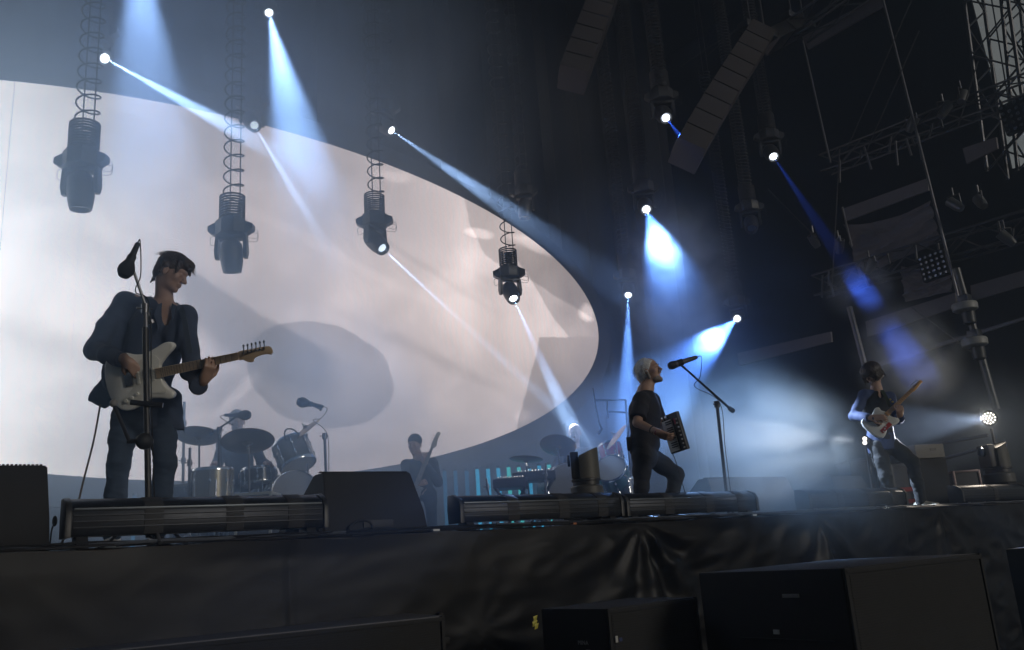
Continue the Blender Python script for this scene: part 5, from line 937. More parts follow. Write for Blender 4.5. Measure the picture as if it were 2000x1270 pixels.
# ---------------------------------------------------------------- loudspeakers in the pit
def lower(v): return Vector((v.x, v.y, 0))
def sub_box(name, label, corner_px, corner_dz, ldir, lw, rdir, rw, hgt, sides='grille', text=None, mat_=None):
    """the near upright edge of the box is at corner_px and its top corner_dz below the eye"""
    zt = CZ - corner_dz; c = at_z(corner_px[0], corner_px[1], zt); u = Vector((rdir[0], rdir[1], 0)).normalized(); v = Vector((-u.y, u.x, 0))
    if v.dot(Vector((ldir[0], ldir[1], 0))) < 0: v = -v
    M0 = Matrix((u, v, Vector((0, 0, 1)))).transposed(); t = thing(name, label, 'loudspeaker', (c.x, c.y, 0), math.atan2(u.y, u.x)); sgn = 1 if M0.determinant() > 0 else -1
    MB().box((rw / 2, sgn * lw / 2, zt - hgt / 2), (rw, lw, hgt), bev=.010).build('cabinet', mat_ or CAB(), t)
    MB().box((rw / 2, -sgn * .004, zt - hgt / 2), (rw - .06, .02, hgt - .06), bev=.004).build('grille', GRILLE(), t)
    nb = 16; g = MB()
    for i in range(int(hgt / .0125) - 5): g.box((rw / 2, -sgn * .016, zt - .04 - i * .0125), (rw - .075, .004, .0055))
    tag(g.build('grille_mesh', GRILLE(), t, 0), kind='stuff')
    fr_ = MB(); fr_.box((rw / 2, -sgn * .014, zt - .018), (rw, .012, .022), bev=.003); fr_.box((.012, -sgn * .014, zt - hgt / 2), (.02, .012, hgt), bev=.003); fr_.box((rw - .012, -sgn * .014, zt - hgt / 2), (.02, .012, hgt), bev=.003); fr_.build('frame', CAB(), t)
    return t, c, u, v, sgn, zt
def H2(x, y): return RTh * x + Hh * y
Hh = Vector(_H); RTh = Vector(_R)
b = sub_box('subwoofer', 'large black subwoofer in the pit with a wide grille and its top catching light', (1642, 1110), .165, H2(-.79, .7), .92, H2(1.58, 1.15), 1.28, 1.40)
t = b[0]; lw = .72
def side_plate(t, sgn, dist, z, w, h, mt, name): return MB().box((-.004, sgn * dist, z), (.008, w, h), bev=.0015).build(name, mt, t)
side_plate(t, b[4], .31, b[5] - .125, .10, .018, material('label_grey', (.25, .25, .24), .5), 'label_plate'); side_plate(t, b[4], .43, b[5] - .30, .035, .022, material('white_sticker', (.5, .5, .48), .5), 'sticker'); side_plate(t, b[4], .36, b[5] - .335, .62, .006, CAB(), 'groove')
b = sub_box('loudspeaker', 'smaller black loudspeaker in the pit with a yellow tape scrap at its corner', (1181, 1189), .30, H2(-1.09, .6), .50, H2(1.75, 1.52), .74, 1.2)
t = b[0]; side_plate(t, b[4], .20, b[5] - .165, .02, .02, material('white_sticker', (.5, .5, .48), .5), 'sticker') if False else None
MB().box((.045, -b[4] * .022, b[5] - .155), (.018, .004, .032), bev=.001).build('sticker', material('white_sticker', (.5, .5, .48), .5), t); MB().box((.075, -b[4] * .022, b[5] - .160), (.022, .004, .018), bev=.001).build('sticker', material('blue_sticker', (.04, .06, .16), .5), t)
side_plate(t, b[4], .145, b[5] - .215, .03, .016, material('white_sticker', (.5, .5, .48), .5), 'sticker')
tc = bpy.data.curves.new('lettering', 'FONT'); tc.body = 'MINA'; tc.size = .030; tc.extrude = .0006; tc.space_character = 1.1; to = bpy.data.objects.new('lettering', tc); COL.objects.link(to)
dg = bpy.context.evaluated_depsgraph_get(); tm = bpy.data.meshes.new_from_object(to.evaluated_get(dg)); bpy.data.objects.remove(to); tm.materials.clear(); tm.materials.append(material('white_print', (.55, .55, .55), .5))
lt = link('lettering', tm, t); lt.matrix_local = Matrix.Translation((-.0075, b[4] * .215, b[5] - .182)) @ Matrix(((0, 0, -1, 0), (-b[4], 0, 0, 0), (0, 1, 0, 0), (0, 0, 0, 1)))
tp = MB(); c = at_z(1046, 1196, b[5])
for i, (dx, dz_, w) in enumerate(((0, -.02, .03), (-.008, -.045, .035), (.004, -.06, .03))): q = c + Vector((dx - .025, -.01, dz_)); tp.add([q, q + Vector((w, .0, .006)), q + Vector((w * .9, .01, -.022)), q + Vector((.004, .006, -.026)), q + Vector((0, -.004, -.012))], [(0, 1, 2, 3, 4), (4, 3, 2, 1, 0)])
tag(tp.build('hazard_tape', material('yellow_tape', (.55, .5, .08), .5), None, 0), 'crumpled yellow tape stuck on the corner of the smaller pit loudspeaker', 'tape')
b = sub_box('loudspeaker', 'long low black loudspeaker in the pit with grey upper side and cast end plate', (866, 1202), .30, H2(-.06, .4), 1.0, H2(-1.32, -.75), 2.2, 1.2, mat_=material('grey_cabinet_top', (.09, .09, .105), .6, bump=.001, bscale=200))
t = b[0]; MB().box((-.02, b[4] * .10, b[5] - .10), (.03, .05, .22), bev=.006).build('end_plate', CAB(), t); MB().box((-.03, b[4] * .20, b[5] - .05), (.05, .04, .05), bev=.01).build('handle', CAB(), t); MB().box((-.035, b[4] * .06, b[5] - .14), (.04, .03, .04), bev=.01).build('latch', CAB(), t)
q = at_depth(2010, 1090, 9.0); t = thing('flight_case', 'black case standing at the right behind the large subwoofer', 'flight case', (q.x, q.y - .3, 0), .1); MB().box((0, 0, .68), (1.0, .6, 1.36), bev=.01).build('panel', CAB(), t)
for z in (.75, 1.0, 1.22): MB().tube(spline([(-.5, -.31, z), (-.3, -.34, z - .03), (0, -.33, z + .01), (.4, -.32, z)]), .008, 6).build('cable_tail', material('grey_cable', (.1, .11, .13), .35), t)
# ---------------------------------------------------------------- moving lights hanging on spring cables, with their beams
lens_on = emitter('lamp_lens_lit', (.86, .93, 1.0), 9.0); lens_dim = emitter('lamp_lens_dim', (.75, .88, 1.0), 1.6); lens_blue = emitter('lamp_lens_blue', (.80, .87, 1.0), 5.0)
ROOF_Z = 15.0
def hanging_light(label, px, py, Y, target, ty, half=None, watts=0, col=(.62, .8, 1), lens=None, by='lens', sc=1.0, turns=11, pitch=.21, loose=True, group='moving lights hanging on coiled cables', swing=0.0, loops=True, head_only=False):
    p = at_y(px, py, Y); tg = at_y(target[0], target[1], ty); d = (tg - p).normalized()
    if by == 'lens': pivot = p - d * .24 * sc; base = pivot + Vector((0, 0, .36 * sc))
    else: base = p; pivot = base - Vector((0, 0, .36 * sc)); d = (tg - pivot).normalized()
    yaw = math.atan2(d.y, d.x) if abs(d.z) < .995 else HEAD; t = thing('hanging_moving_light', label, 'moving light', base, yaw, group); R = Matrix.Rotation(-yaw, 4, 'Z'); dl = R @ d
    hs = material('mover_housing', (.028, .029, .032), .45, var=.2); s = sc
    # base housing with side handles
    n = 8; MB().prism([(.17 * s * math.cos(2 * PI * (k + .5) / n) * 1.15, .17 * s * math.sin(2 * PI * (k + .5) / n) * 1.15) for k in range(n)], -.13 * s, .06 * s, bev=.02 * s).build('base', hs, t, 40)
    MB().prism([(.13 * s * math.cos(2 * PI * (k + .5) / n), .13 * s * math.sin(2 * PI * (k + .5) / n)) for k in range(n)], .058 * s, .11 * s, bev=.01).build('top_plate', hs, t, 40)
    cr = Matrix.Rotation(HEAD - yaw, 4, 'Z')
    for sg in (-1, 1): MB(cr).add([(.04, sg * .14 * s, .05 * s), (.04, sg * .27 * s, -.01 * s), (.04, sg * .27 * s, -.075 * s), (.04, sg * .20 * s, -.12 * s), (.04, sg * .14 * s, -.12 * s), (-.08, sg * .14 * s, .05 * s), (-.08, sg * .27 * s, -.01 * s), (-.08, sg * .27 * s, -.075 * s), (-.08, sg * .20 * s, -.12 * s), (-.08, sg * .14 * s, -.12 * s)],
                   [(0, 1, 2, 3, 4), (9, 8, 7, 6, 5), (0, 5, 6, 1), (1, 6, 7, 2), (2, 7, 8, 3), (3, 8, 9, 4), (4, 9, 5, 0)]).build('side_handle', hs, t, 0)
    # yoke
    pv = Vector((0, 0, -.36 * s)); yk = MB(); yk.box((0, 0, -.155 * s), (.13 * s, .34 * s, .05 * s), bev=.015)
    for sg in (-1, 1): yk.add([(-.05 * s, sg * .145 * s, -.14 * s), (.05 * s, sg * .145 * s, -.14 * s), (.055 * s, sg * .15 * s, -.34 * s), (.03 * s, sg * .15 * s, -.42 * s), (-.03 * s, sg * .15 * s, -.42 * s), (-.055 * s, sg * .15 * s, -.34 * s), (-.05 * s, sg * .185 * s, -.14 * s), (.05 * s, sg * .185 * s, -.14 * s), (.055 * s, sg * .195 * s, -.34 * s), (.03 * s, sg * .19 * s, -.42 * s), (-.03 * s, sg * .19 * s, -.42 * s), (-.055 * s, sg * .195 * s, -.34 * s)],
                              [(0, 1, 2, 3, 4, 5), (11, 10, 9, 8, 7, 6)] + [(i, i + 6, (i + 1) % 6 + 6, (i + 1) % 6) for i in range(6)])
    yk.build('yoke', hs, t, 30)
    # head, its axis along the beam
    Mh = mat4(frame(dl, (0, 1, 0)), pv); hd = MB(Mh).lathe([(.001, -.17 * s), (.09 * s, -.165 * s), (.125 * s, -.12 * s), (.135 * s, -.03 * s), (.132 * s, .08 * s), (.115 * s, .19 * s), (.105 * s, .225 * s), (.09 * s, .225 * s), (.062 * s, .19 * s)], None, 26).build('head', hs, t, 40)
    MB(Mh).lathe([(.001, .196 * s), (.045 * s, .197 * s), (.062 * s, .192 * s), (.062 * s, .186 * s), (.001, .186 * s)], None, 24).build('lens', lens or material('dead_lens', (.10, .12, .13), .06, .2, coat=1), hd)
    # spring cable: tight turns above the base, open turns up to the roof
    cb = RUBBER(); pts = []; z = .09 * s; zt = ROOF_Z - base.z; a = 0.0; rr = .145 * s
    for k in range(int(turns * 16)): a = 2 * PI * k / 16; pts.append((rr * math.cos(a), rr * math.sin(a), z + .30 * s * k / (turns * 16)))
    MB().tube(pts, .0125 * s, 6).build('tight_coil', cb, t); z = pts[-1][2]; q = []; k = 0
    while z < zt and k < 16 * 60:
        f_ = min(1, k / 10); q.append((.04 + (rr * .82) * math.cos(a) , rr * .82 * math.sin(a), z)); a += 2 * PI / 16; z += pitch / 16; k += 1
    MB().tube(q, .010 * s, 6).build('open_coil', cb, t)
    for x in (-.075, .045): 
        MB(cr).tube([(0, x * s - .02, .06), (.0, x * s * .9 - .02, zt)], .008 * s, 6).build('suspension_wire', STEEL(), t)
    if loops:
        for (y0, dz_, ln) in ((-.2, -.11, .16), (-.24, -.07, .10), (.2, -.12, .08)): sg = 1 if y0 > 0 else -1; MB(cr).tube(spline([(0, y0 * s, dz_ * s), (0, (y0 + sg * ln * .7) * s, (dz_ - .01) * s), (0, (y0 + sg * ln * .6) * s, (dz_ - .11) * s), (0, (y0 - sg * .04) * s, (dz_ - .09) * s)]), .003, 5).build('safety_cable', STEEL(), t)
    if half:
        l = bpy.data.lights.new('beam_lamp', 'SPOT'); l.energy = watts; l.color = col; l.spot_size = math.radians(2 * half); l.spot_blend = .8; l.shadow_soft_size = .012 if half < 5 else .03
        o = bpy.data.objects.new('beam_lamp', l); COL.objects.link(o); o.matrix_world = mat4(frame(-d), p if by == 'lens' else pivot + d * .24 * s); o.location = (pivot + d * .24 * s)
        o.parent = t; o.matrix_parent_inverse = (Matrix.Translation(base) @ Matrix.Rotation(yaw, 4, 'Z')).inverted()
    return t
Wb = (.62, .76, 1.0); Bb = (.05, .16, 1.0)
hanging_light('unlit moving light hanging straight down on its coil above the suited guitarist', 162, 308, 10.4, (150, 700), 10.45, by='base', sc=1.12, turns=10)
hanging_light('unlit moving light with pale lit rim hanging second from the suited guitarist', 453, 442, 10.4, (465, 800), 10.7, by='base', sc=1.05, turns=9)
hanging_light('moving light sending a thin beam across the middle of the screen', 732, 428, 10.4, (1000, 720), 8.3, 1.3, 22000, Wb, lens_dim, by='base', sc=.95, turns=9)
hanging_light('moving light sending its beam down onto the bald drummer', 994, 530, 10.4, (1124, 850), 8.6, 3.0, 13000, Wb, lens_on, by='base', sc=.92, turns=9)
hanging_light('lit moving light hanging high above the suited guitarist with a slanting beam', 208, 116, 11.8, (430, 238), 9.6, 2.1, 18000, Wb, lens_on, sc=1.05, group='lit moving lights of the rear rows')
hanging_light('highest lit moving light whose broad white beam falls onto the screen', 526, 28, 11.6, (612, 420), 9.0, 6.5, 8000, (.5, .68, 1), lens_on, group='lit moving lights of the rear rows')
hanging_light('dimly lit moving light at the upper edge of the screen over the second hanging light', 498, 247, 12.0, (600, 420), 9.6, 1.4, 6000, Wb, lens_dim, group='lit moving lights of the rear rows')
hanging_light('lit moving light above the third hanging light with a strong slanting beam', 768, 257, 11.9, (1000, 415), 9.8, 3.2, 38000, Wb, lens_on, group='lit moving lights of the rear rows')
hanging_light('lit moving light pointing straight down between screen and singer', 1227, 579, 11.6, (1224, 800), 10.0, 3.4, 18000, (.45, .65, 1), lens_on, sc=.95, pitch=.10, group='lit moving lights of the rear rows')
hanging_light('brightest moving light with a wide smoky beam over the singer microphone', 1263, 411, 10.8, (1430, 860), 6.2, 8.4, 8000, (.28, .52, 1), lens_on, sc=1.1, pitch=.06, group='lit moving lights of the rear rows')
hanging_light('lit moving light whose beam slants down behind the head of the singer', 1439, 623, 11.0, (1268, 776), 6.9, 3.8, 32000, (.26, .48, 1), lens_on, pitch=.08, group='lit moving lights of the rear rows')
hanging_light('moving light with a short blue beam beside the long line array', 1302, 232, 9.5, (1352, 296), 8.4, 2.4, 9000, Bb, lens_blue, sc=1.1, pitch=.07, group='lit moving lights of the rear rows')
hanging_light('moving light with a thin deep blue beam towards the side scaffolding', 1512, 308, 9.8, (1640, 500), 7.6, 2.2, 6500, Bb, lens_on, sc=1.1, pitch=.07, group='lit moving lights of the rear rows')
hanging_light('unlit moving light with a visible round lens below the line array', 1462, 402, 9.8, (1475, 600), 8.8, by='base', sc=1.0, pitch=.07)
hanging_light('moving light hidden in haze above the fourth hanging light', 1022, 372, 11.8, (1030, 700), 11.8, sc=.95, by='base', loops=False)
# a lamp above the picture that throws the soft broad beam at the left
hanging_light('moving light above the picture throwing a soft broad blue beam', 262, -150, 11.2, (300, 300), 9.8, 8.5, 5500, (.52, .68, 1), lens_on, group='lit moving lights of the rear rows')

# ---------------------------------------------------------------- line arrays
arr_m = material('array_cloth', (.040, .034, .034), .8, var=.35, vscale=3, bump=.002, bscale=60)
def line_array(label, pts, Y, w, dep, n, mt=arr_m):
    P_ = [at_y(x, y, Y) for x, y in pts]; sp = spline(P_, 12); L_ = [0]
    for i in range(len(sp) - 1): L_.append(L_[-1] + (sp[i + 1] - sp[i]).length)
    t = thing('line_array', label, 'line array loudspeaker', sp[0])
    def at(s_):
        for i in range(len(sp) - 1):
            if L_[i + 1] >= s_: return sp[i].lerp(sp[i + 1], (s_ - L_[i]) / (L_[i + 1] - L_[i] + 1e-9))
        return sp[-1]
    seg = L_[-1] / n
    for i in range(n):
        a, b = at(i * seg), at((i + 1) * seg); c = (a + b) / 2 - sp[0]; d = (a - b).normalized(); R = frame(d, Vector(_H)); MB(mat4(R, c)).box((0, 0, 0), (dep, w, seg * .94), bev=.02).build('array_box', mt, t)
        MB(mat4(R, c)).box((dep * .02, w * .505, 0), (dep * .5, .03, seg * .5), bev=.006).build('rigging_plate', STEEL(), t)
    top_ = sp[0]; MB().box((0, 0, .12), (.9, .25, .14), bev=.02).build('hanging_frame', STEEL(), t)
    MB().tube([(.2, 0, .15), (.25, 0, ROOF_Z - top_.z)], .02, 8).build('chain', STEEL(), t); MB().tube([(-.2, 0, .15), (-.2, 0, ROOF_Z - top_.z)], .02, 8).build('chain', STEEL(), t)
    return t
line_array('long curved brownish line array hanging over the stage', [(1482, 72), (1432, 150), (1384, 228), (1340, 306)], 9.0, .50, .6, 9)
line_array('faint second line array hanging in the haze at the top of the picture', [(1192, -50), (1170, 20), (1142, 90), (1117, 158)], 10.6, .52, .6, 8)
line_array('short line array frame hanging beyond the long one', [(1560, 52), (1545, 60), (1500, 82)], 9.4, .3, .5, 2, STEEL())

# ---------------------------------------------------------------- side of the stage: scaffolding, trusses, cloth
WX = 14.5
def wp(x, y, X=WX): return at_x(x, y, X)
scaf = material('scaffold_tube', (.07, .07, .075), .4, .6); grey_c = material('grey_fascia_cloth', (.17, .155, .16), .85, var=.15, bump=.003, bscale=12)
def truss(label, p, q, size=.42, bay=.5, r=.026, name='truss', cat='truss', mt=None, br=.013):
    p, q = Vector(p), Vector(q); t = thing(name, label, cat, p); R = frame(q - p, (0, 0, 1)); L_ = (q - p).length; M = R.to_4x4(); mt = mt or scaf; n = max(2, int(L_ / bay)); cs = [(-1, -1), (1, -1), (1, 1), (-1, 1)]
    for (a, b) in cs: MB(M).tube([(a * size / 2, b * size / 2, 0), (a * size / 2, b * size / 2, L_)], r, 8).build('chord', mt, t)
    for k in range(4):
        (a, b), (c, d) = cs[k], cs[(k + 1) % 4]; m = MB(M)
        for i in range(n):
            z0, z1 = L_ * i / n, L_ * (i + 1) / n
            if i % 2: z0, z1 = z1, z0
            m.tube([(a * size / 2, b * size / 2, z0), (c * size / 2, d * size / 2, z1)], br, 5); 
        m.build('lacing', mt, t)
    return t
# upright scaffold towers
def tower(label, x, y0, wx=1.0, wy=1.0, z1=14, bay=1.25, z0=STAGE_Z): return truss(label, (x, y0, z0), (x, y0, z1), 1.0, bay, .028, 'scaffold_tower', 'scaffolding', br=.02)
Yt = lambda px, py, X: at_x(px, py, X).y
tower('scaffold tower in the shade behind the unlit moving light', WX + .3, 10.9); tower('scaffold tower between the draped cloth and the singer side', WX + .3, 8.6); tower('scaffold tower carrying the double light fittings', WX + .3, 6.1); 
truss('tall lattice tower standing dark against the glowing sheeting', wp(1935, -60, 16) , wp(1990, 330, 16), .75, .55, .035, 'lattice_tower', 'scaffolding', br=.018)
truss('second lattice tower at the very edge against the glowing sheeting', wp(2010, -60, 16.5) , wp(2050, 330, 16.5), .75, .55, .035, 'lattice_tower', 'scaffolding', br=.018)
TR1 = truss('horizontal side truss hung with small lights over the folded cloth', wp(1612, 322), wp(2060, 150), .34, .45, .02)
TR2 = truss('horizontal side truss below the folded cloth carrying the lamp panel', wp(1600, 560), wp(2060, 425), .40, .5, .022)
truss('dark overhead truss crossing the top corner', at_x(1560, 60, 13.4), at_x(1730, -60, 13.4), .4, .5, .025)
def plank_band(label, a, b, c, d, X=WX, name='fascia', mt=None, th=.05):
    P_ = [wp(*q, X) for q in (a, b, c, d)]; o = P_[0]; t = MB(); vs = [p - o for p in P_] + [p - o + Vector((th, 0, 0)) for p in P_]; t.add(vs, [(0, 1, 2, 3), (7, 6, 5, 4), (0, 4, 5, 1), (1, 5, 6, 2), (2, 6, 7, 3), (3, 7, 4, 0)]); ob = t.build(name, mt or grey_c, None, 0); ob.location = o; return tag(ob, label, 'fascia board')
plank_band('grey fascia band at the top running up to the roof corner', (1566, 72), (1725, -12), (1725, 12), (1578, 96))
plank_band('grey fascia band above the folded cloth', (1646, 408), (1812, 348), (1813, 372), (1652, 432))
plank_band('long grey fascia band lit blue by the smoke above the guitarist leaning back', (1690, 628), (1865, 572), (1868, 600), (1694, 658), WX - .1)
plank_band('grey fascia band in the haze behind the singer microphone', (1440, 690), (1622, 648), (1624, 668), (1444, 714), WX + .2)
plank_band('grey fascia band at the picture edge behind the pole with white fittings', (1895, 558), (2080, 505), (2080, 535), (1898, 588), WX + .2)
plank_band('dim grey band low behind the blue smoke', (1700, 712), (2060, 600), (2060, 606), (1702, 720), WX + .3, mt=scaf)
plank_band('short grey panel by the lattice tower', (1880, 290), (1945, 268), (1948, 290), (1888, 320), WX)
def folded_cloth(label, a, b, c, d, X, amp=.10, seed=0):
    A, B_, C_, D_ = [wp(*q, X) for q in (a, b, c, d)]; vs = []; n, m = 60, 36
    for j in range(m + 1):
        for i in range(n + 1):
            u, v = i / n, j / m; p = A.lerp(B_, u).lerp(D_.lerp(C_, u), v); w = (v * 9 + u * 2.2 + seed + 1.3 * mnoise.noise(Vector((u * 3, v * 3, seed)))); f_ = (1 - abs(math.sin(w)) ** .6) * amp + .03 * mnoise.noise(Vector((u * 9, v * 14, seed)))
            vs.append(p + Vector((-f_, 0, -.12 * math.sin(u * PI) * (1 - v))))
    fs = [(j * (n + 1) + i, j * (n + 1) + i + 1, (j + 1) * (n + 1) + i + 1, (j + 1) * (n + 1) + i) for j in range(m) for i in range(n)]
    return tag(MB().add(vs, fs).build('folded_cloth', grey_c, None, 80), label, 'cloth')
folded_cloth('crumpled grey cloth gathered under the upper fascia band', (1652, 440), (1818, 392), (1838, 470), (1680, 545), WX + .05)
folded_cloth('crumpled grey cloth behind the square lamp panel', (1760, 520), (1855, 505), (1862, 570), (1768, 590), WX + .1, .08, 2.0)
# black masking behind it, leaving the corner open to the sheeting outside
blk = material('black_masking', (.008, .008, .009), .9)
def wing(pts, name, label, X, th=.06):
    P_ = [wp(x, y, X) for x, y in pts]; n = len(P_); t = MB(); t.add(P_ + [p + Vector((th, 0, 0)) for p in P_], [tuple(range(n)), tuple(range(2 * n - 1, n - 1, -1))] + [(i, n + i, n + (i + 1) % n, (i + 1) % n) for i in range(n)]); return tag(t.build(name, blk, None, 0), label, 'curtain')
wing([(1240, -300), (1660, -300), (1672, -20), (1895, -300), (1896, 0), (1945, 190), (1975, 330), (2300, 270), (2300, 1010), (1240, 1010)][:2] + [(1893, -300), (1896, 0), (1945, 190), (1975, 330), (2300, 260), (2300, 1040), (1240, 1040)], 'side_curtain', 'black masking curtain closing the far side of the stage', 17.2)
def sheeting_glow_mat():
    m = emitter('sheeting_glow', (.42, .47, .48), .26); nt = m.node_tree; e = [n for n in nt.nodes if n.type == 'EMISSION'][0]; tc = nt.nodes.new('ShaderNodeTexCoord'); nz = nt.nodes.new('ShaderNodeTexNoise'); nz.inputs['Scale'].default_value = .9; nz.inputs['Detail'].default_value = 6; nt.links.new(tc.outputs['Object'], nz.inputs['Vector'])
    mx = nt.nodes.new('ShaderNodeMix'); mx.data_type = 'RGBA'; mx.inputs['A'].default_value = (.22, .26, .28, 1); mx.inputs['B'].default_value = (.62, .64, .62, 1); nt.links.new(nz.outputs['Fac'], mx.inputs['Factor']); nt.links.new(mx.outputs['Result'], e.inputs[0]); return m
tag(MB().add([(19.5, -2, 0), (19.5, 12, 0), (19.5, 12, 22), (19.5, -2, 22), (19.56, -2, 0), (19.56, 12, 0), (19.56, 12, 22), (19.56, -2, 22)], [(0, 1, 2, 3), (7, 6, 5, 4), (3, 2, 6, 7), (0, 3, 7, 4)]).build('glowing_sheeting', sheeting_glow_mat(), None, 0), 'dim grey outside sheeting with added glow beyond the lattice tower at the top corner', 'video screen')  # glowing panel added to stand in for daylight on the sheeting outside
for k, px in enumerate((1912, 1930, 1962, 1985)): tag(MB().tube([wp(px, -40, 19.3), wp(px + 62, 330, 19.3)], .015, 6).build('rope', RUBBER(), None), 'thin dark rope hanging in front of the glowing sheeting, ' + ['nearest the black curtain', 'second from the black curtain', 'behind the lattice tower', 'at the picture edge'][k], 'rope')
# lamp panels
def lamp_panel(label, tl, tr, br_, bl, X, n=5):
    A, B_, C_, D_ = [wp(*q, X) for q in (tl, tr, br_, bl)]; o = (A + C_) / 2; t = thing('lamp_panel', label, 'blinder lamp', o); u = (B_ - A).normalized(); v = (D_ - A); v = (v - u * v.dot(u)).normalized(); nn = u.cross(v)
    if nn.x > 0: nn = -nn
    w, h = ((B_ - A).length + (C_ - D_).length) / 2, ((D_ - A).length + (C_ - B_).length) / 2; R = Matrix((u, v, nn)).transposed(); MB(R.to_4x4()).box((0, 0, -.05), (w, h, .10), bev=.01).build('housing', blk, t)
    for i in range(n):
        for j in range(n):
            c = R @ Vector((-w / 2 + w * (i + .5) / n, -h / 2 + h * (j + .5) / n, .0)); MB(mat4(R, c)).lathe([(w / n * .33, .004), (w / n * .30, .02), (w / n * .18, -.0), (.001, -.012 + .016)], None, 14).build('lamp', material('lamp_reflector', (.22, .23, .25), .25, .9), t)
lamp_panel('square panel of twenty five round lamps in the side rigging', (1786, 508), (1838, 488), (1860, 530), (1812, 552), WX - .5)
lamp_panel('second square lamp panel at the picture edge near the lattice tower', (1945, 212), (2012, 178), (2035, 232), (1972, 262), WX - .5)
# upright poles and wires
def pole(label, a, b, X, r, mt, name='pole', cat='pole'): return tag(MB().tube([wp(*a, X), wp(*b, X)], r, 10).build(name, mt, None), label, cat)
pm = material('pale_pole', (.11, .11, .12), .35, .4)
pole('long pale cable rising from the lamp panel to the roof', (1722, -10), (1878, 606), WX - .6, .022, pm, 'cable', 'cable')
pole('thin pale upright pole left of the folded cloth', (1568, 80), (1622, 318), WX - .6, .018, material('dim_pole', (.09, .09, .095), .4, .4))
pole('whitish pole standing behind the head of the guitarist leaning back', (1659, 600), (1692, 725), WX - 1.0, .05, pm)
pole('short pale upright pole beside the folded cloth', (1645, 405), (1664, 482), WX - .5, .018, pm)
for k, (a, b) in enumerate((((1780, 0), (1655, 290)), ((1795, 60), (1690, 300)), ((1380, 110), (1470, 30)), ((1330, 130), (1480, 30)), ((1500, 370), (1600, 470)), ((1640, 290), (1625, 560)), ((1780, 600), (1900, 690)), ((1910, 120), (1870, 250)))): pole('thin dark wire in the side rigging, ' + ['long one above the side truss', 'inner one above the side truss', 'upper one by the line array', 'lower one by the line array', 'slanting towards the side truss', 'upright beside the folded cloth', 'slanting above the far guitarist', 'short one near the lattice tower'][k], a, b, WX - .8, .010, scaf, 'wire', 'wire')
# thick pole with white drum shaped fittings
P0, P1 = wp(1868, 525, 13.2), wp(1946, 800, 13.2); t = thing('fitting_pole', 'thick upright pole carrying two white round fittings beside the bright flood lamp', 'lighting pole', P1); MB().tube([Vector((0, 0, 0)), P0 - P1], .055, 14).build('pole', material('grey_pole', (.09, .09, .09), .4, .4), t)
for (px, py) in ((1887, 603), (1906, 672)):
    q = wp(px - 2, py, 13.1) - P1; f_ = MB(Matrix.Translation(q)).lathe([(.001, .09), (.17, .085), (.185, .06), (.18, -.02), (.15, -.04), (.001, -.04)], None, 24).build('fitting', material('off_white_plastic', (.28, .28, .27), .45), t); MB(Matrix.Translation(q + Vector((.06, 0, -.14)))).lathe([(.001, .1), (.10, .09), (.09, -.08), (.05, -.11), (.001, -.11)], None, 18).build('fitting_lens', hsm if False else material('mover_housing', (.028, .029, .032), .45), f_)
    MB().box(q + Vector((.05, 0, .16)), (.16, .16, .12), bev=.02).build('clamp', STEEL(), t)
# small lights along the side trusses
for k, (px, py, lab) in enumerate(((1782, 242, 'small dark spotlight hanging nearest the open black area of the side truss'), (1845, 215, 'small dark spotlight on the upper side truss under a pale bracket'), (1880, 190, 'small dark spotlight on the upper side truss near the lattice tower'), (1915, 395, 'small spotlight on the lower side truss with a pale reflector'), (1865, 400, 'small spotlight hanging left of the pale reflector light'), (1965, 465, 'small spotlight with twin glints at the picture edge'), (1590, 470, 'small pale bracket lamp at the end of the lower side truss'), (1640, 480, 'small white bracket caught by the blue beam'), (1700, 520, 'small dark spotlight above the whitish pole'))):
    q = wp(px, py, WX - .4); t = thing('small_spotlight', lab, 'spotlight', q, rz=k * .8, group='small lights on the side rigging'); MB(Matrix.Rotation(.7, 4, 'X')).lathe([(.001, -.16), (.06, -.15), (.08, -.05), (.085, .12), (.075, .12), (.07, .05), (.001, .04)], None, 16).build('housing', material('dull_spot_body', (.10, .10, .10), .4, .3), t)
    MB().tube([(0, -.1, .0), (0, -.1, .16), (0, .1, .16), (0, .1, 0)], .012, 8).build('bracket', STEEL() if k != 7 else material('off_white_plastic', (.28, .28, .27), .45), t); MB().tube([(0, 0, .16), (0, 0, .30)], .018, 8).build('clamp', pm if k in (1, 3, 6, 7) else STEEL(), t); MB(Matrix.Rotation(.7, 4, 'X')).lathe([(.068, .052), (.03, .060), (.001, .062)], None, 16).build('lens', CHROME(), t)
rnd = random.Random(4)
for k in range(26):
    f_ = rnd.random(); px, py = (1612 + 448 * f_, 322 - 172 * f_ + rnd.uniform(2, 26)) if k % 2 else (1600 + 460 * f_, 560 - 135 * f_ + rnd.uniform(-22, 18)); q = wp(px, py, WX - .35)
    tr_ = TR1 if k % 2 else TR2; cq = MB(Matrix.Translation(q - tr_.location)).tube([(0, 0, .1), (0, rnd.uniform(-.1, .1), -rnd.uniform(.05, .4))], .02, 6).build('clamp', pm if k % 3 == 0 else scaf, tr_)
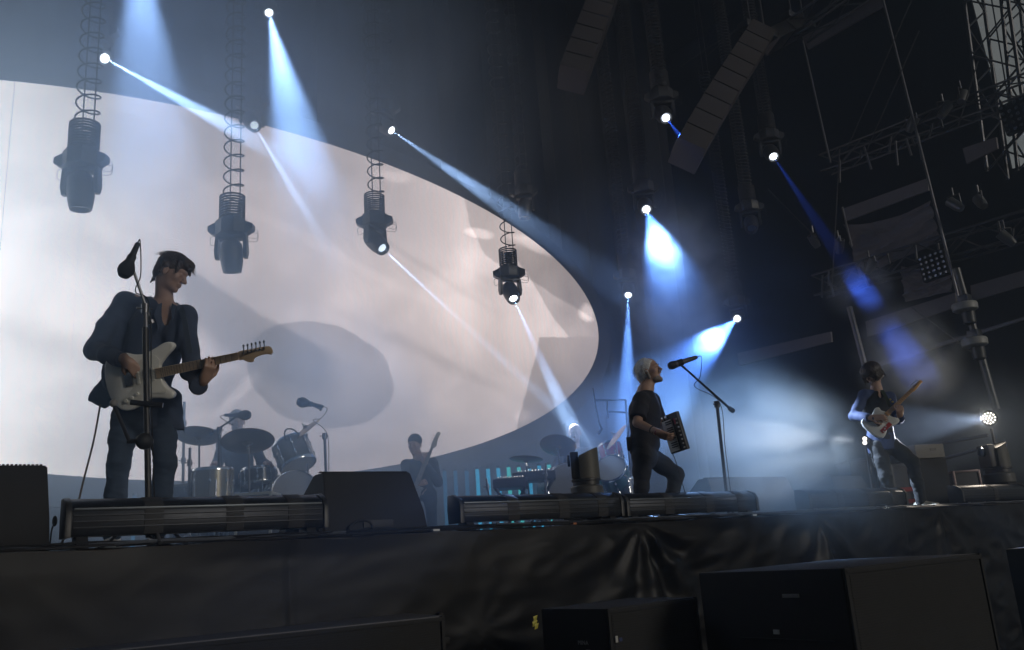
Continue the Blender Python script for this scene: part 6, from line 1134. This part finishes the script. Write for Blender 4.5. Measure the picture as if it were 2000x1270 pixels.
# ---------------------------------------------------------------- behind the far guitarist
q = wp(1932, 817, 11.8); t = thing('flood_lamp', 'bright round flood lamp made of many small white lamps at the far side', 'flood lamp', q); d = (at_x(1690, 842, 9.0) - q).normalized(); view = (Vector(EYE) - q).normalized(); M = frame((d * .4 + view).normalized()).to_4x4()
MB(M).lathe([(.001, -.15), (.075, -.13), (.103, -.02), (.103, .01), (.092, .01)], None, 24).build('housing', BLACK(), t); led = emitter('flood_led', (1.0, .93, .82), 2.6)
for i in range(19):
    rr, a = (0, 0) if i == 0 else (.035, i * PI / 3) if i < 7 else (.070, i * PI / 6); MB(M).lathe([(.001, .022), (.010, .018), (.0125, .008), (.001, .008)], Matrix.Translation((rr * math.cos(a), rr * math.sin(a), 0)), 12).build('lamp', led, t)
MB().tube([(0, 0, -.14), (0, 0, -(q.z - STAGE_Z))], .018, 8).build('stand', STEEL(), t)
def lamp_light(loc, target, half, w, col, parent=None, r=.05, blend=.5):
    l = bpy.data.lights.new('beam_lamp', 'SPOT'); l.energy = w; l.color = col; l.spot_size = math.radians(2 * half); l.spot_blend = blend; l.shadow_soft_size = r; o = bpy.data.objects.new('beam_lamp', l); COL.objects.link(o); o.matrix_world = mat4(frame(Vector(loc) - Vector(target)), loc)
    if parent: o.parent = parent; o.matrix_parent_inverse = Matrix.Translation(parent.location).inverted()
lamp_light(q + d * .05, q + d, 9, 2200, (.85, .88, 1), t); lamp_light(q + d * .06, q + d, 75, 32, (1, .86, .70), t)
q = D(1689, 861, 9.9); t = thing('flood_lamp', 'small bright lamp peeping out behind the hip of the guitarist leaning back', 'flood lamp', q); M = frame((Vector(EYE) - q)).to_4x4(); MB(M).lathe([(.001, -.1), (.05, -.08), (.06, .0), (.055, .002)], None, 18).build('housing', BLACK(), t); MB(M).lathe([(.001, .012), (.02, .01), (.024, .002)], Matrix.Translation((0, .022, 0)), 14).build('lamp', led, t); MB(M).lathe([(.001, .012), (.02, .01), (.024, .002)], Matrix.Translation((0, -.022, 0)), 14).build('lamp', led, t); MB().tube([(0, 0, -.06), (0, 0, -(q.z - STAGE_Z))], .014, 8).build('stand', STEEL(), t)
tgt = D(1450, 850, 9.6); lamp_light(q + (tgt - q).normalized() * .08, tgt, 10, 420, (1, .9, .9), t)
case('amplifier', 'amplifier with two red stripes behind the legs of the guitarist leaning back', 'amplifier', (1752, 905, 1790, 985), 10.6, .5, (.07, .07, .075), (.12, .12, .12))
for k, y in enumerate((919, 938)): a, b = D(1754, y, 10.55), D(1782, y - 3, 10.55); tag(MB().box((a + b) / 2, ((b - a).length, .01, .05), bev=.003, M=None).build('red_stripe', material('red_tape', (.35, .03, .03), .6), None), ['upper red stripe on the amplifier', 'lower red stripe on the amplifier'][k], 'tape') if False else None
am = [o for o in bpy.data.objects if o.name.startswith('amplifier')][0]
for z, hh in ((.12, .05), (.26, .05)): MB().box((0, -.006, z), (.30, .01, hh), bev=.002).build('red_stripe', material('red_tape', (.35, .03, .03), .6), am)
case('flight_case', 'flight case with pale pink edges below the bright flood lamp', 'flight case', (1868, 918, 1922, 962), 11.2, .5, (.06, .06, .065), (.24, .19, .19))  # edge rails coloured a pale pinkish grey
case('loudspeaker_cabinet', 'loudspeaker cabinet with a dotted grille behind the small pale sided wedge', 'loudspeaker', (1672, 895, 1722, 985), 11.0, .5, (.05, .05, .055), (.05, .05, .055))
case('equipment_rack', 'tall hazy equipment rack right of the guitarist leaning back', 'equipment rack', (1815, 895, 1850, 985), 11.6, .6, (.08, .08, .08), (.13, .13, .13))
q = D(1800, 884, 11.0); t = thing('box_on_amplifier', 'pale box with a dark mark standing behind the knee of the guitarist leaning back', 'box', (q.x, q.y, STAGE_Z), math.radians(-20)); MB().box((0, 0, (q.z - STAGE_Z)), (.42, .3, .17), bev=.01).build('panel', material('beige_case', (.18, .17, .15), .6), t); MB().box((.05, -.152, (q.z - STAGE_Z) + .02), (.09, .004, .03)).build('mark', BLACK(), t, 0); MB().box((0, .05, (q.z - STAGE_Z) / 2 - .045), (.46, .35, (q.z - STAGE_Z) - .09), bev=.01).build('cabinet', CAB(), t)
for k, (a, b) in enumerate((((1770, 878), (1930, 850)), ((1800, 908), (1940, 870)))): tag(MB().tube([wp(*a, 12.2), wp(*b, 12.2)], .025, 8).build('railing', pm, None), ['upper thin rail in the haze below the flood lamp', 'lower thin rail in the haze below the flood lamp'][k], 'railing')

# ---------------------------------------------------------------- smoke drifting on the stage
def smoke(name, c, size, density, g=.35, seed=0, scale=1.2, thr=.45, col=(.80, .90, 1.0), rz=0, soft=.9):
    m = bpy.data.materials.new(name); m.use_nodes = True; nt = m.node_tree; nt.nodes.clear(); L = nt.links; N = nt.nodes
    v = N.new('ShaderNodeVolumePrincipled'); v.inputs['Color'].default_value = (*col, 1); v.inputs['Anisotropy'].default_value = g; o = N.new('ShaderNodeOutputMaterial'); L.new(v.outputs[0], o.inputs['Volume'])
    tc = N.new('ShaderNodeTexCoord'); ln = N.new('ShaderNodeVectorMath'); ln.operation = 'LENGTH'; L.new(tc.outputs['Object'], ln.inputs[0]); fo = N.new('ShaderNodeMapRange'); fo.interpolation_type = 'SMOOTHERSTEP'; L.new(ln.outputs['Value'], fo.inputs['Value']); fo.inputs['From Min'].default_value = 1.0; fo.inputs['From Max'].default_value = 1 - soft; fo.inputs['To Min'].default_value = 0; fo.inputs['To Max'].default_value = 1
    mp = N.new('ShaderNodeMapping'); mp.inputs['Scale'].default_value = size; mp.inputs['Location'].default_value = (seed * 3.7, seed, 0); L.new(tc.outputs['Object'], mp.inputs['Vector']); nz = N.new('ShaderNodeTexNoise'); nz.inputs['Scale'].default_value = scale; nz.inputs['Detail'].default_value = 3; nz.inputs['Distortion'].default_value = .5; L.new(mp.outputs[0], nz.inputs['Vector'])
    nr = N.new('ShaderNodeMapRange'); L.new(nz.outputs['Fac'], nr.inputs['Value']); nr.inputs['From Min'].default_value = thr - .15; nr.inputs['From Max'].default_value = thr + .22; m1 = N.new('ShaderNodeMath'); m1.operation = 'MULTIPLY'; L.new(fo.outputs[0], m1.inputs[0]); L.new(nr.outputs[0], m1.inputs[1]); m2 = N.new('ShaderNodeMath'); m2.operation = 'MULTIPLY'; L.new(m1.outputs[0], m2.inputs[0]); m2.inputs[1].default_value = density; L.new(m2.outputs[0], v.inputs['Density'])
    b = MB().ball((0, 0, 0), 1.0, 20); ob = b.build(name, m, None, 0); ob.location = c; ob.scale = size; ob.rotation_euler = (0, 0, rz); m.cycles.volume_step_rate = 1.0; return tag(ob, kind='stuff')
SMOKES = []
smoke('smoke_over_edge', D(1520, 940, 8.3), (1.9, 1.3, 1.2), .7, seed=1, scale=1.7, thr=.45, col=(.80, .92, .96))
smoke('smoke_behind_wedge', D(1475, 860, 9.6), (1.7, 1.0, 1.2), .8, seed=11, scale=1.7, thr=.45, col=(.78, .92, .98))
_a, _b = at_y(1512, 308, 9.8), at_y(1640, 500, 7.6)
smoke('smoke_blue_wisp', _a + (_b - _a) * 1.25, (.7, .7, .6), 1.3, seed=6, scale=2.6, thr=.47)
smoke('smoke_blue_wisp', _a + (_b - _a) * 1.66, (.8, .9, .9), 1.7, seed=2, scale=2.2, thr=.48)
smoke('smoke_far_corner', at_x(1925, 850, 12.6), (1.3, 2.0, 1.2), .8, seed=3, scale=1.4)
smoke('smoke_screen_side', (1.4, 9.9, 8.4), (7.8, 2.9, 7.5), .46, g=.5, seed=4, scale=.5, thr=.38, col=(.56, .75, 1))
smoke('smoke_floor_layer', (4.0, 9.2, 2.8), (8, 3.4, 2.0), .38, g=.5, seed=5, scale=.6, thr=.37, col=(.60, .78, 1))
smoke('smoke_left_front', (1.2, 6.0, 3.6), (4.0, 1.7, 3.2), .17, g=.6, seed=8, scale=.4, thr=.33, col=(.45, .68, 1))
smoke('smoke_wide_beam', at_y(1328, 560, 9.6), (1.25, 1.4, 2.0), 1.4, seed=7, scale=2.3, thr=.48)
smoke('smoke_centre', at_y(1330, 700, 9.8), (4.2, 2.8, 4.2), .17, seed=9, scale=1.1, thr=.40, col=(.28, .50, 1))
